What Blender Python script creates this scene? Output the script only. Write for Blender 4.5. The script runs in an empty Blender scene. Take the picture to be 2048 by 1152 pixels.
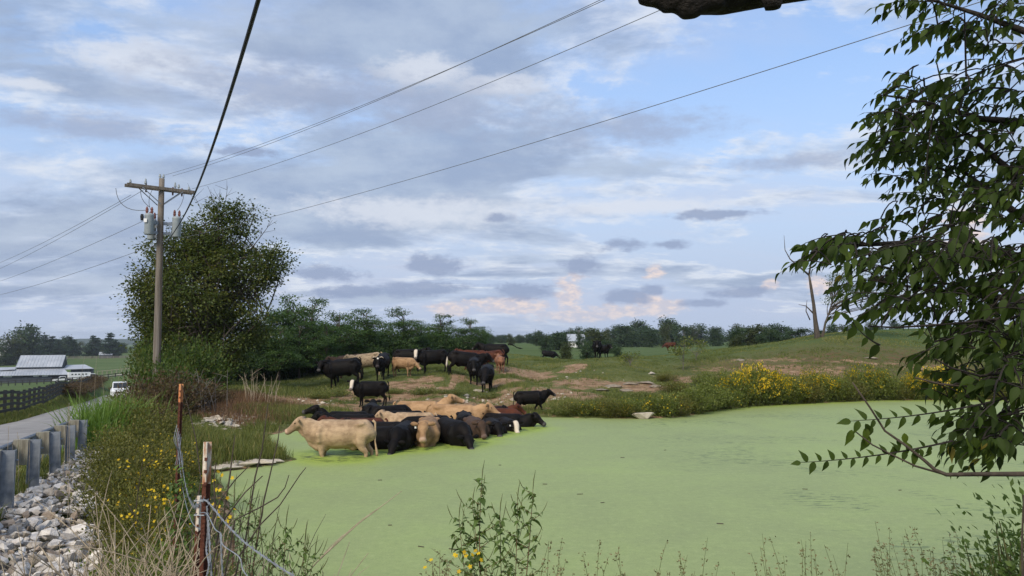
import bpy, bmesh, math, random
import numpy as np
from mathutils import Vector, Matrix, Quaternion, Euler
R = math.radians
sc = bpy.context.scene
C = sc.collection
rng = np.random.default_rng(7)
random.seed(7)

# ------------------------------------------------------------------ camera
F = 1560.0                       # focal length in photo pixels (2048 wide)
EYE = 3.0                        # the eye is three metres above the pond
PITCH = math.atan(96 / F)
cd = bpy.data.cameras.new('camera')
cam = bpy.data.objects.new('camera', cd)
C.objects.link(cam)
cd.sensor_width = 36
cd.lens = 36 * F / 2048
cd.clip_start = 0.05
cd.clip_end = 12000
cam.location = (0, 0, EYE)
cam.rotation_euler = (math.pi / 2 + PITCH, 0, 0)
sc.camera = cam
sc.render.resolution_x, sc.render.resolution_y = 1024, 576

# ------------------------------------------------------------------ node helper
class NT:
    def __init__(s, tree):
        s.t = tree; s.n = tree.nodes; s.l = tree.links
    def new(s, typ, **kw):
        n = s.n.new(typ)
        for k, v in kw.items(): setattr(n, k, v)
        return n
    def put(s, sock, v):
        if v is None: return
        if hasattr(v, 'node'): s.l.new(v, sock)
        else:
            if isinstance(v, (tuple, list)) and len(v) == 3 and sock.type == 'RGBA': v = (*v, 1)
            sock.default_value = v
    def m(s, op, a, b=None, c=None, clamp=False):
        n = s.new('ShaderNodeMath', operation=op); n.use_clamp = clamp
        for i, v in enumerate((a, b, c)): s.put(n.inputs[i], v)
        return n.outputs[0]
    def v(s, op, a, b=None):
        n = s.new('ShaderNodeVectorMath', operation=op)
        s.put(n.inputs[0], a); s.put(n.inputs[1], b)
        return n.outputs['Value'] if op in ('LENGTH', 'DOT_PRODUCT', 'DISTANCE') else n.outputs[0]
    def comb(s, x, y, z):
        n = s.new('ShaderNodeCombineXYZ')
        for i, v in enumerate((x, y, z)): s.put(n.inputs[i], v)
        return n.outputs[0]
    def sep(s, v):
        n = s.new('ShaderNodeSeparateXYZ'); s.put(n.inputs[0], v); return n.outputs
    def noise(s, vec, scale=1., detail=4., rough=.5, dist=0., color=False, dim='3D'):
        n = s.new('ShaderNodeTexNoise', noise_dimensions=dim)
        s.put(n.inputs['Vector'], vec); s.put(n.inputs['Scale'], scale); s.put(n.inputs['Detail'], detail)
        s.put(n.inputs['Roughness'], rough); s.put(n.inputs['Distortion'], dist)
        return n.outputs['Color' if color else 'Fac']
    def ramp(s, fac, stops, interp='LINEAR'):
        n = s.new('ShaderNodeValToRGB'); r = n.color_ramp; r.interpolation = interp
        while len(r.elements) < len(stops): r.elements.new(0.5)
        for e, (p, c) in zip(r.elements, stops):
            e.position = p; e.color = (c, c, c, 1) if not isinstance(c, (tuple, list)) else (*c, 1)
        s.put(n.inputs[0], fac)
        return n.outputs[0]
    def ss(s, x, a, b):
        n = s.new('ShaderNodeMapRange', interpolation_type='SMOOTHSTEP')
        s.put(n.inputs[0], x); s.put(n.inputs[1], a); s.put(n.inputs[2], b)
        n.inputs[3].default_value = 0; n.inputs[4].default_value = 1
        return n.outputs[0]
    def mix(s, f, a, b):
        n = s.new('ShaderNodeMix', data_type='RGBA'); n.clamp_factor = True
        s.put(n.inputs[0], f); s.put(n.inputs[6], a); s.put(n.inputs[7], b)
        return n.outputs[2]
    def attr(s, name, out='Fac'):
        return s.new('ShaderNodeAttribute', attribute_name=name).outputs[out]

# ------------------------------------------------------------------ sky
SUN_EL, SUN_AZ = R(40), R(205)       # azimuth clockwise from +Y: behind the camera, a little to the left
STR = 0.1
EXPO = 1.35                           # the phone exposed for the ground
def lin(r, g, b):
    f = lambda c: (c / 255 / 12.92) if c / 255 <= .04045 else ((c / 255 + .055) / 1.055) ** 2.4
    return (f(r), f(g), f(b))
def cl(r, g, b):                     # a cloud's radiance from the colour it shows, in Background units
    return tuple(c / STR / 2 ** EXPO for c in lin(r, g, b))
world = bpy.data.worlds.new('World'); sc.world = world; world.use_nodes = True
world.cycles.sampling_method = 'MANUAL'; world.cycles.sample_map_resolution = 512
wt = NT(world.node_tree); wt.n.clear()
def build_sky():
    w = wt
    d = w.new('ShaderNodeTexCoord').outputs['Generated']
    x, y, z = w.sep(d)
    sky = w.new('ShaderNodeTexSky', sky_type='NISHITA'); sky.sun_disc = False
    sky.sun_elevation = SUN_EL; sky.sun_rotation = SUN_AZ; sky.air_density = 1.0; sky.dust_density = 1.5
    zz = w.m('MAXIMUM', z, 0.0)
    k = w.m('ADD', zz, 0.20)
    px_, py_ = w.m('DIVIDE', x, k), w.m('DIVIDE', y, k)
    pl = w.comb(px_, py_, 0.0)                         # the cloud deck seen in perspective
    az = w.m('MULTIPLY', w.m('ARCTAN2', x, y), 180 / math.pi)
    el = w.m('MULTIPLY', w.m('ARCSINE', z), 180 / math.pi)
    base = w.mix(0.5, sky.outputs[0], cl(142, 176, 230))
    base = w.mix(w.ss(el, 22, 0), base, cl(186, 201, 228))
    # thin high veil
    veil = w.noise(w.v('MULTIPLY', pl, (.55, 1.1, 1)), 1.0, 6, .60, .4)
    base = w.mix(w.m('MULTIPLY', w.ss(veil, .42, .68), .62), base, cl(204, 211, 230))
    # brighter gaps
    wn = w.noise(pl, 3.6, 6, .64, .2)
    # grey stratocumulus deck, broken
    g1 = w.noise(w.v('ADD', w.v('MULTIPLY', pl, (.78, 1.25, 1)), (3.7, 1.2, 0)), 1.0, 7, .62, .25)
    side = w.m('MULTIPLY', w.ss(az, 14, -22), .075)    # the deck is more closed over the valley
    lowc = w.m('MULTIPLY', w.ss(el, 8, 2), -.05)
    gm = w.m('ADD', w.m('ADD', g1, side), lowc)
    deck = w.ss(gm, .485, .60)
    edge = w.m('MULTIPLY', w.ss(gm, .455, .50), w.m('SUBTRACT', 1.0, deck))
    base = w.mix(w.m('MULTIPLY', edge, w.m('MULTIPLY', w.ss(wn, .40, .62), .8)), base, cl(228, 234, 244))
    gcol = w.mix(w.ss(w.noise(pl, 2.4, 6, .62), .35, .66), cl(150, 167, 196), cl(182, 196, 216))
    base = w.mix(w.m('MULTIPLY', deck, .80), base, gcol)
    # warp for the outlines of single clouds
    wv = w.comb(w.m('MULTIPLY', az, .16), w.m('MULTIPLY', el, .34), 0.0)
    n1 = w.m('SUBTRACT', w.noise(wv, 1.5, 5, .62), .5)
    n2 = w.m('SUBTRACT', w.noise(w.v('ADD', wv, (9, 4, 2)), 1.2, 5, .62), .5)
    n3 = w.m('SUBTRACT', w.noise(w.v('ADD', wv, (1, 7, 5)), 5.0, 6, .65), .5)
    def blob(a0, e0, a, b, warp=1.0, soft=.5):
        u = w.m('DIVIDE', w.m('SUBTRACT', az, a0), a)
        v = w.m('DIVIDE', w.m('SUBTRACT', el, e0), b)
        r = w.m('SQRT', w.m('ADD', w.m('MULTIPLY', u, u), w.m('MULTIPLY', v, v)))
        q = w.m('SUBTRACT', 1.0, r)
        q = w.m('ADD', q, w.m('MULTIPLY', n1, 2.0 * warp))
        return w.m('ADD', q, w.m('MULTIPLY', n3, 1.5 * warp)) if warp > .6 else q
    def AE(px, py):
        return math.degrees(math.atan((px - 1024) / F)), math.degrees(math.atan((672 - py) / F))
    def layer(base, items, col, lo, hi, amt, warp):
        acc = None
        for px, py, a, b in items:
            q = blob(*AE(px, py), a / 27.2, b / 27.2, warp)
            acc = q if acc is None else w.m('MAXIMUM', acc, q)
        return w.mix(w.m('MULTIPLY', w.ss(acc, lo, hi), amt), base, col)
    # pale streaks of sunlit cloud in the middle of the sky
    base = layer(base, [(830, 425, 330, 42), (1250, 415, 260, 22), (250, 165, 170, 42), (840, 140, 130, 45), (1000, 165, 140, 30), (40, 238, 80, 14)],
                 cl(222, 228, 240), -.05, .75, .8, .7)
    base = layer(base, [(150, 300, 240, 34), (880, 215, 330, 75), (560, 190, 380, 70), (1240, 255, 260, 55), (1600, 340, 200, 22)], cl(163, 176, 203), .0, .9, .75, .7)
    # sunlit cumulus low over the horizon, warm, with greyer hollows
    lit = w.mix(w.ss(w.noise(wv, 7.0, 5, .6), .40, .62), cl(206, 204, 216), cl(240, 224, 218))
    base = layer(base, [(1140, 590, 42, 44), (1310, 545, 26, 18), (1320, 612, 60, 26), (900, 615, 48, 22), (1020, 612, 95, 22),
                        (1240, 625, 90, 22), (1545, 572, 20, 14), (1940, 500, 60, 60), (1160, 632, 130, 16), (1640, 575, 24, 24)], lit, -.05, .55, .95, 1.15)
    # small grey flat clouds
    base = layer(base, [(860, 530, 80, 24), (1160, 530, 55, 20), (1050, 582, 100, 22), (1260, 490, 60, 18), (1440, 436, 110, 11), (1250, 596, 60, 20),
                        (1310, 582, 34, 14), (1480, 590, 70, 15), (860, 578, 110, 22), (640, 550, 90, 20), (690, 585, 90, 14), (1000, 435, 40, 12), (1400, 608, 60, 10),
                        (480, 320, 60, 12), (1340, 492, 60, 12)], cl(152, 167, 197), -.05, .65, .85, 1.0)
    # far haze at the very horizon
    base = w.mix(w.m('MULTIPLY', w.ss(el, 3.0, -.3), .65), base, cl(190, 203, 226))
    bg = w.new('ShaderNodeBackground'); w.put(bg.inputs[0], base); bg.inputs[1].default_value = STR
    out = w.new('ShaderNodeOutputWorld'); w.l.new(bg.outputs[0], out.inputs[0])
build_sky()

sun = bpy.data.lights.new('sun', 'SUN'); so = bpy.data.objects.new('sun', sun); C.objects.link(so)
sun.energy = 1.5; sun.angle = R(24); sun.color = (1.0, .91, .77)
sdir = Vector((math.sin(SUN_AZ) * math.cos(SUN_EL), math.cos(SUN_AZ) * math.cos(SUN_EL), math.sin(SUN_EL)))
so.rotation_euler = sdir.to_track_quat('Z', 'Y').to_euler()
sc.view_settings.view_transform = 'Standard'; sc.view_settings.look = 'None'
sc.view_settings.exposure = EXPO; sc.view_settings.gamma = 1.0
sc.view_settings.use_curve_mapping = False

# ------------------------------------------------------------------ helpers
def ray(px, py):
    u, v = (px - 1024) / F, (576 - py) / F
    return u, math.cos(PITCH) - math.sin(PITCH) * v, math.sin(PITCH) + math.cos(PITCH) * v
def P(px, py, Y):
    x, y, z = ray(px, py); t = Y / y
    return Vector((x * t, Y, EYE + z * t))
def Pz(px, py, z0=0.):
    x, y, z = ray(px, py); t = (z0 - EYE) / z
    return Vector((x * t, y * t, z0))
def mesh_np(name, V, Fc, mat=None, parent=None, smooth=False, attrs=None, fattrs=None):
    """V (n,3) and Fc (m,k) arrays, or a list of faces"""
    me = bpy.data.meshes.new(name)
    if isinstance(Fc, np.ndarray):
        n, (m, k) = len(V), Fc.shape
        me.vertices.add(n); me.vertices.foreach_set('co', np.ascontiguousarray(V, dtype=np.float32).ravel())
        me.loops.add(m * k); me.loops.foreach_set('vertex_index', np.ascontiguousarray(Fc, dtype=np.int32).ravel())
        me.polygons.add(m)
        me.polygons.foreach_set('loop_start', np.arange(0, m * k, k, dtype=np.int32))
        me.update(calc_edges=True)
    else:
        me.from_pydata([tuple(v) for v in V], [], [tuple(f) for f in Fc]); me.update()
    for k_, a in (attrs or {}).items():
        at = me.attributes.new(k_, 'FLOAT', 'POINT'); at.data.foreach_set('value', np.ascontiguousarray(a, dtype=np.float32))
    if smooth: me.polygons.foreach_set('use_smooth', np.ones(len(me.polygons), dtype=bool))
    if mat: me.materials.append(mat)
    return me
def ob(name, me, parent=None, loc=None, rot=None, scale=None, kind=None):
    o = bpy.data.objects.new(name, me); C.objects.link(o)
    if parent: o.parent = parent
    if loc is not None: o.location = loc
    if rot is not None: o.rotation_euler = rot
    if scale is not None: o.scale = scale if hasattr(scale, '__len__') else (scale,) * 3
    if kind: o['kind'] = kind
    return o
def tag(o, label=None, cat=None, group=None, kind=None):
    if label: o['label'] = label
    if cat: o['category'] = cat
    if group: o['group'] = group
    if kind: o['kind'] = kind
    return o
def thing(name, label, cat, loc=(0, 0, 0), rz=0, group=None, scale=1):
    o = ob(name, None, None, loc, (0, 0, rz), scale); o.empty_display_size = .2
    return tag(o, label, cat, group)
def copy_tree(o, parent=None):
    c = o.copy(); C.objects.link(c); c.parent = parent
    for ch in list(o.children): copy_tree(ch, c)
    return c
class MB:
    """collects shapes into one mesh"""
    def __init__(s): s.V = []; s.F = []; s.n = 0
    def add(s, V, Fs):
        V = np.asarray(V, float); s.V.append(V); s.F += [tuple(i + s.n for i in f) for f in Fs]; s.n += len(V)
    def box(s, c, size, rot=None):
        V = np.array([[i, j, k] for i in (-.5, .5) for j in (-.5, .5) for k in (-.5, .5)]) * np.array(size)
        if rot is not None: V = V @ np.array(Euler(rot).to_matrix()).T
        s.add(V + np.array(c), [(0, 1, 3, 2), (4, 6, 7, 5), (0, 4, 5, 1), (2, 3, 7, 6), (0, 2, 6, 4), (1, 5, 7, 3)])
    def beam(s, a, b, w, h, up=(0, 0, 1)):
        a, b = Vector(a), Vector(b); t = (b - a).normalized(); sd = t.cross(Vector(up)).normalized(); u = sd.cross(t)
        V = [p + sd * (i * w / 2) + u * (j * h / 2) for p in (a, b) for i, j in ((-1, -1), (1, -1), (1, 1), (-1, 1))]
        s.add([tuple(v) for v in V], [(3, 2, 1, 0), (4, 5, 6, 7), (0, 1, 5, 4), (1, 2, 6, 5), (2, 3, 7, 6), (3, 0, 4, 7)])
    def tube(s, pts, rad, k=6, side=None, cap=True, jitter=0):
        pts = [Vector(p) for p in pts]; n = len(pts); V = []; Fs = []
        if not hasattr(rad, '__len__'): rad = [rad] * n
        ref = None
        for i, p in enumerate(pts):
            t = (pts[min(i + 1, n - 1)] - pts[max(i - 1, 0)])
            t = t.normalized() if t.length > 1e-9 else Vector((0, 0, 1))
            if side is not None: S = Vector(side)
            elif ref is None: S = t.cross(Vector((0, 0, 1))) if abs(t.z) < .9 else t.cross(Vector((0, 1, 0)))
            else: S = ref
            S = (S - t * S.dot(t)).normalized(); U = S.cross(t); ref = S
            r = rad[i]; ra, rb = (r if hasattr(r, '__len__') else (r, r))
            for j in range(k):
                a = 2 * math.pi * j / k; q = 1 + (random.uniform(-jitter, jitter) if jitter else 0)
                V.append(tuple(p + S * (math.cos(a) * ra * q) + U * (math.sin(a) * rb * q)))
        for i in range(n - 1):
            for j in range(k):
                Fs.append((i * k + j, i * k + (j + 1) % k, (i + 1) * k + (j + 1) % k, (i + 1) * k + j))
        if cap: Fs.append(tuple(range(k))[::-1]); Fs.append(tuple((n - 1) * k + j for j in range(k)))
        s.add(V, Fs)
    def me(s, name, mat=None, smooth=False):
        return mesh_np(name, np.concatenate(s.V), s.F, mat, smooth=smooth)
    def build(s, name, mat, parent=None, smooth=False, kind=None, **kw):
        return ob(name, s.me(name, mat, smooth), parent, kind=kind, **kw)
def bez(a, b, c, n):
    a, b, c = Vector(a), Vector(b), Vector(c)
    return [a * (1 - t) ** 2 + b * 2 * t * (1 - t) + c * t * t for t in [i / (n - 1) for i in range(n)]]
def lerp(a, b, t): return a + (b - a) * t
def sstep(a, b, x):
    t = np.clip((x - a) / (b - a), 0, 1); return t * t * (3 - 2 * t)
# value noise
def vnoise(x, y, seed=0):
    xi, yi = np.floor(x).astype(np.int64), np.floor(y).astype(np.int64); fx, fy = x - xi, y - yi
    def h(i, j):
        n = (i * 374761393 + j * 668265263 + seed * 1274126177) & 0x7fffffff
        n = ((n ^ (n >> 13)) * 1274126177) & 0x7fffffff
        return ((n ^ (n >> 16)) & 0xffff) / 65535.
    u, v = fx * fx * (3 - 2 * fx), fy * fy * (3 - 2 * fy)
    return (h(xi, yi) * (1 - u) + h(xi + 1, yi) * u) * (1 - v) + (h(xi, yi + 1) * (1 - u) + h(xi + 1, yi + 1) * u) * v - .5
def fbm(x, y, seed=0, o=3):
    r = 0
    for i in range(o): r = r + vnoise(x * 2 ** i, y * 2 ** i, seed + i) / 2 ** i
    return r

# ------------------------------------------------------------------ materials
def new_mat(name):
    m = bpy.data.materials.new(name); m.use_nodes = True; t = NT(m.node_tree)
    return m, t, m.node_tree.nodes['Principled BSDF']
def pm(name, stops, scale=3., rough=.8, bump=.3, detail=5., metal=0., stretch=(1, 1, 1), spec=.3, bscale=None, extra=None):
    """principled with noise-driven colour and bump"""
    m, t, b = new_mat(name)
    co = t.v('MULTIPLY', t.new('ShaderNodeTexCoord').outputs['Object'], stretch)
    f = t.noise(co, scale, detail, .6, .2)
    c = t.ramp(f, stops)
    if extra:                                   # (colour, scale, lo, hi, amount): stains with a shape of their own
        ec, es, lo, hi, am = extra
        c = t.mix(t.m('MULTIPLY', t.ss(t.noise(co, es, 5, .65, .4), lo, hi), am), c, ec)
    t.put(b.inputs['Base Color'], c)
    b.inputs['Roughness'].default_value = rough; b.inputs['Metallic'].default_value = metal
    b.inputs['Specular IOR Level'].default_value = spec
    if bump:
        bn = t.new('ShaderNodeBump'); bn.inputs['Strength'].default_value = bump; bn.inputs['Distance'].default_value = .02
        t.put(bn.inputs['Height'], t.noise(co, bscale or scale * 3, 4, .6)); t.l.new(bn.outputs[0], b.inputs['Normal'])
    return m
def foliage(name, stops, trans=.35, rough=.55, patch=None, spec=.25):
    m, t, b = new_mat(name)
    c = t.ramp(t.attr('rnd'), stops)
    if patch:                                   # autumn colour in patches over the crown
        pc, ps, lo, hi, am = patch
        co = t.new('ShaderNodeTexCoord').outputs['Object']
        c = t.mix(t.m('MULTIPLY', t.ss(t.noise(co, ps, 3, .6), lo, hi), am), c, pc)
    t.put(b.inputs['Base Color'], c); b.inputs['Roughness'].default_value = rough
    b.inputs['Specular IOR Level'].default_value = spec
    tr = t.new('ShaderNodeBsdfTranslucent'); hs = t.new('ShaderNodeMix', data_type='RGBA', blend_type='MULTIPLY'); hs.inputs[0].default_value = 1
    t.put(hs.inputs[6], c); hs.inputs[7].default_value = (1.3, 1.25, .6, 1); t.l.new(hs.outputs[2], tr.inputs[0])
    mx = t.new('ShaderNodeMixShader'); mx.inputs[0].default_value = trans
    t.l.new(b.outputs[0], mx.inputs[1]); t.l.new(tr.outputs[0], mx.inputs[2])
    t.l.new(mx.outputs[0], t.n['Material Output'].inputs[0])
    return m
M = {}
M['bark'] = pm('bark', [(.25, (.035, .028, .022)), (.6, (.085, .07, .055)), (.8, (.14, .12, .10))], 14, .9, .8, stretch=(1, 1, .25))
M['bark_dark'] = pm('bark_dark', [(.25, (0.010, 0.008, 0.007)), (.6, (0.027, 0.022, 0.018)), (.8, (0.054, 0.045, 0.036))], 12, .9, 1.0)
M['bark_grey'] = pm('bark_grey', [(.25, (.06, .052, .045)), (.6, (.15, .135, .12)), (.8, (.26, .24, .21))], 12, .9, .6, stretch=(1, 1, .3))
M['twig'] = pm('twig', [(.3, (0.035, 0.027, 0.020)), (.7, (0.091, 0.070, 0.052))], 20, .8, .3)
M['stalk'] = pm('stalk', [(.3, (.20, .155, .10)), (.7, (.42, .35, .25))], 20, .85, .3)
M['stem'] = pm('stem', [(.3, (.07, .10, .03)), (.7, (.14, .13, .05))], 20, .7, .2)
M['stem_red'] = pm('stem_red', [(.3, (.11, .04, .03)), (.7, (.14, .12, .05))], 10, .7, .2)
M['pole_wood'] = pm('pole_wood', [(.25, (0.080, 0.066, 0.053)), (.55, (0.168, 0.144, 0.120)), (.8, (0.248, 0.224, 0.192))], 6, .9, .6, stretch=(3, 3, .12))
M['galv'] = pm('galvanised', [(.3, (.17, .19, .22)), (.7, (.29, .315, .35))], 9, .5, .15, metal=.35, extra=((.16, .10, .07), 5, .66, .8, .6))
M['galv_wire'] = pm('galvanised_wire', [(.3, (.17, .185, .205)), (.7, (.30, .32, .35))], 30, .5, .1, metal=.3)
M['rust_post'] = pm('rust_post', [(.3, (.065, .022, .014)), (.7, (.125, .045, .026))], 22, .85, .4)
M['post_white'] = pm('post_white', [(.3, (.55, .50, .42)), (.7, (.70, .66, .58))], 14, .7, .3, stretch=(1, 1, .4), extra=((.33, .12, .03), 9, .48, .62, .9))
M['post_orange'] = pm('post_orange', [(.3, (.50, .17, .06)), (.7, (.60, .30, .14))], 14, .7, .3)
M['block_wood'] = pm('block_wood', [(.3, (.15, .135, .10)), (.55, (.26, .24, .19)), (.8, (.34, .32, .26))], 9, .9, .5, stretch=(2, 2, .25), extra=((.09, .12, .05), 4, .5, .7, .7))
M['cable'] = pm('cable', [(.3, (.012, .013, .014)), (.7, (.025, .026, .028))], 8, .6, .1)
M['wire'] = pm('conductor', [(.3, (.10, .105, .115)), (.7, (.16, .165, .175))], 8, .5, 0)
M['porcelain'] = pm('porcelain', [(.3, (.10, .035, .025)), (.7, (.22, .09, .07))], 8, .35, 0)
M['tank'] = pm('tank_paint', [(.3, (0.238, 0.272, 0.289)), (.7, (0.306, 0.340, 0.357))], 6, .5, .05, extra=((0.153, 0.128, 0.102), 6, .6, .75, .4))
M['white_plate'] = pm('white_plate', [(.3, (.65, .65, .65)), (.7, (.75, .75, .75))], 6, .5, 0)
M['fence_black'] = pm('fence_black', [(.3, (.008, .009, .009)), (.7, (.022, .022, .020))], 5, .7, .3)
M['fence_grey'] = pm('fence_grey', [(.3, (.12, .11, .095)), (.7, (.24, .22, .19))], 5, .9, .3)
M['stone'] = pm('riprap_stone', [(.22, (.26, .235, .21)), (.48, (.44, .42, .40)), (.75, (.60, .59, .575))], 5, .9, .9, 8, extra=((.24, .17, .11), 2.6, .52, .66, .65))
M['limestone'] = pm('limestone', [(.25, (.22, .19, .15)), (.5, (.42, .37, .30)), (.8, (.56, .51, .43))], 3, .95, .8, 8)
M['ledge'] = pm('ledge_rock', [(.25, (.11, .09, .07)), (.5, (.22, .185, .145)), (.8, (.32, .275, .22))], 2.5, .95, .8, 8)
# ------------------------------------------------------------------ where the cattle stand (needed by the ground)
# water cattle: pixel column of the body's middle, pixel row of the back, distance, heading, size, pose, coat, label
WATER = [
 (684, 838, 19.8, 178, .95, 'level', 'cream', 'cream cow standing side-on in shallow green water, legs showing, in front of the herd'),
 (757, 852, 21.1, 12, .92, 'level', 'black', 'black cow in the pond right behind the rump of the cream side-on cow'),
 (760, 842, 22.6, 172, .95, 'level', 'black', 'black cow whose back shows just above the cream side-on cow’s hindquarters'),
 (806, 845, 21.4, -94, .98, 'low', 'black', 'black cow facing out, grey muzzle at the water, beside the tan one'),
 (855, 835, 22.1, -90, 1.0, 'front', 'tan', 'tan cow facing out of the herd with pale muzzle, chest deep in the pond'),
 (905, 837, 22.2, -62, 1.0, 'low', 'black', 'big black cow with lowered head at the water, right of the tan facing cow'),
 (950, 835, 24.0, -76, .95, 'front', 'brown', 'dark chocolate brown cow facing out of the herd with ears spread'),
 (986, 838, 24.8, -80, .92, 'front', 'black', 'black cow facing out of the water between the chocolate brown and the white-faced cow'),
 (1016, 836, 25.6, -75, .90, 'front', 'whiteface', 'black cow with a white face standing in the pond'),
 (1010, 826, 26.4, -20, .95, 'level', 'black', 'black cow heading away from the herd along the water with its muzzle low'),
 (990, 815, 27.3, -16, .95, 'low', 'red', 'red-brown cow with long back in the pond behind the white-faced cow'),
 (950, 814, 27.8, 3, .95, 'level', 'black', 'black cow behind the red-brown one, only its dark back showing'),
 (840, 801, 28.2, 4, 1.05, 'up', 'cream2', 'pale golden cow standing broadside at the back of the pond herd, head raised'),
 (910, 808, 26.9, -6, 1.02, 'level', 'cream2', 'pale golden cow with its rump turned to the herd, tail swinging, in the pond'),
 (824, 824, 24.9, 174, .92, 'level', 'cream', 'cream cow with perked ears tucked in the middle of the pond herd'),
 (856, 831, 23.9, 196, .85, 'low', 'black', 'black cow resting its head across the cream cow’s flank in mid herd'),
 (718, 835, 23.9, 180, .95, 'level', 'red', 'red-brown cow in the pond, back showing behind the cream side-on cow'),
 (704, 827, 25.0, 178, 1.0, 'level', 'black', 'black cow lined up beside the red-brown cow behind the cream one'),
 (692, 822, 26.1, 176, .95, 'up', 'black', 'black cow with raised head and ears at the grassy end of the herd'),
 (742, 806, 27.5, 96, .9, 'level', 'black', 'black cow entering the pond herd from the shore, rump to the water'),
 (778, 810, 27.0, 40, .9, 'low', 'black', 'black cow at the shore edge beside the pale golden broadside cow'),
 (884, 832, 24.6, -72, .9, 'low', 'black', 'black cow squeezed between the tan facing cow and the big black one'),
 (930, 824, 25.6, -82, .9, 'low', 'black', 'black cow just behind the chocolate brown cow'),
 (985, 811, 28.6, 8, .85, 'level', 'red', 'small red-brown cow with its hump above the rear of the pond herd'),
 (806, 821, 26.2, 185, .85, 'low', 'black', 'black cow whose back shows under the pale golden broadside cow'),
]
# cattle on land: pixel column of the middle, pixel row of the feet, distance ...
LAND = [
 (688, 772, 40.0, 178, 1.05, 'turnL', 'black', 'large black cow side-on on the grass, head turned, by the trees'),
 (694, 763, 42.5, 172, 1.0, 'level', 'black', 'black cow hidden behind the large side-on black cow'),
 (738, 751, 44.0, 178, 1.02, 'level', 'speckled', 'speckled cream cow standing side-on on the bank by the trees'),
 (700, 750, 46.5, 190, 1.0, 'level', 'brown', 'dark brown cow mostly hidden behind the speckled cream cow'),
 (765, 757, 41.5, -92, 1.0, 'front', 'spot', 'black horned cow with white forehead spot facing the pond'),
 (742, 812, 33.2, 190, .83, 'turnL', 'whiteface', 'black white-faced heifer alone on the bare bank above the pond herd'),
 (806, 753, 41.8, -28, .78, 'low', 'tan', 'shaggy tan calf standing on the bank among black cattle'),
 (818, 745, 44.5, -8, 1.0, 'level', 'black', 'black cow side-on behind the shaggy tan calf'),
 (868, 747, 43.0, 192, 1.0, 'turnL', 'whiteface', 'black cow with a bright white face looking over the bank from the row of cattle'),
 (926, 749, 42.5, 8, 1.05, 'level', 'whitetail', 'large black cow with a white-tipped tail side-on on the bank'),
 (948, 768, 41.0, -88, 1.0, 'front', 'black', 'black cow facing the pond with its head against the large side-on cow'),
 (974, 784, 38.5, -93, 1.0, 'low', 'black', 'black cow standing in front of the group on the bank, head lowered'),
 (946, 741, 47.0, 175, .92, 'level', 'red', 'red cow with head up at the back of the group on the bank'),
 (984, 742, 46.0, 170, .88, 'level', 'red', 'red-brown cow behind the black cow that stands in front'),
 (990, 723, 50.0, 166, 1.05, 'level', 'tailout', 'black cow on the rise with its tail streaming out behind'),
 (1000, 737, 44.5, 100, .7, 'level', 'tan2', 'small reddish calf seen from behind on the bank'),
 (1060, 828, 29.9, 4, .66, 'walk', 'black', 'black calf walking along the muddy shoreline'),
 (1195, 717, 58.0, -98, 1.0, 'front', 'black', 'black cow standing alone on the crest of the bank facing the pond'),
 (1207, 714, 60.0, -60, .75, 'level', 'black', 'black calf standing beside the lone cow on the crest'),
 (1096, 722, 100.0, 8, 1.0, 'low', 'black', 'black cow down in the pasture beyond the crest by the round bush'),
 (1342, 702, 130.0, 186, 1.05, 'low', 'red', 'red-brown cow grazing far out in the pasture'),
]
COWH = 1.33
# ------------------------------------------------------------------ the pond's outline at z = 0
POND = [Pz(a, b) for a, b in [(420, 945), (500, 936), (575, 923), (592, 919), (560, 906), (535, 887), (522, 875), (560, 866), (612, 851), (680, 839), (760, 833),
        (900, 831), (1000, 832), (1090, 835), (1200, 836), (1290, 838), (1370, 833), (1400, 826), (1440, 820), (1500, 813), (1600, 808), (1750, 801), (1960, 800), (2120, 801)]]
POND = [(p.x, p.y) for p in POND] + [(31, 33), (32, 22), (27, 12), (16, 7.6), (8, 6.5), (1, 6.3), (-2.0, 7.2), (-3.3, 9.5), (-4.6, 13), (-5.7, 15.6)]
PA = np.array(POND)
def pond_sd(x, y):
    """distance to the shore, negative inside the pond"""
    d = np.full(x.shape, 1e9); ins = np.zeros(x.shape, bool)
    for (ax, ay), (bx, by) in zip(PA, np.roll(PA, -1, 0)):
        ex, ey = bx - ax, by - ay
        t = np.clip(((x - ax) * ex + (y - ay) * ey) / (ex * ex + ey * ey), 0, 1)
        d = np.minimum(d, np.hypot(x - ax - t * ex, y - ay - t * ey))
        c = ((ay > y) != (by > y)) & (x < (bx - ax) * (y - ay) / (by - ay + 1e-12) + ax)
        ins ^= c
    return np.where(ins, -d, d)
# ------------------------------------------------------------------ road and guardrail lines
def rail_x(Y): return np.interp(Y, [-30, 9.9, 17, 25, 40, 400], [-6.32 + 39.9 * .40, -6.32, -9.25, -12.75, -19.5, -19.5 - 360 * .458])
RZ_Y = [-20, 0, 9.9, 17, 25, 40, 57, 80, 120, 200, 320]
RZ_Z = [2.2, 1.35, .84, .46, -.05, -1.12, -2.1, -3.5, -5.6, -9.2, -11]
def road_z(Y): return np.interp(Y, RZ_Y, RZ_Z)
def rail_dir(Y):
    v = Vector((float(rail_x(Y + .5) - rail_x(Y - .5)), 1, 0)); return v.normalized()
ROADC = []
for Y in [-16, -8, 0, 4, 8, 12, 16, 20, 25, 30, 35, 40, 48, 56, 66, 78, 92, 110]:
    t = rail_dir(Y); n = Vector((-t.y, t.x, 0))
    p = Vector((float(rail_x(np.float64(Y))), Y, 0)) + n * 2.75
    ROADC.append((p.x, p.y, float(road_z(Y))))
ROADC = np.array(ROADC)
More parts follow.
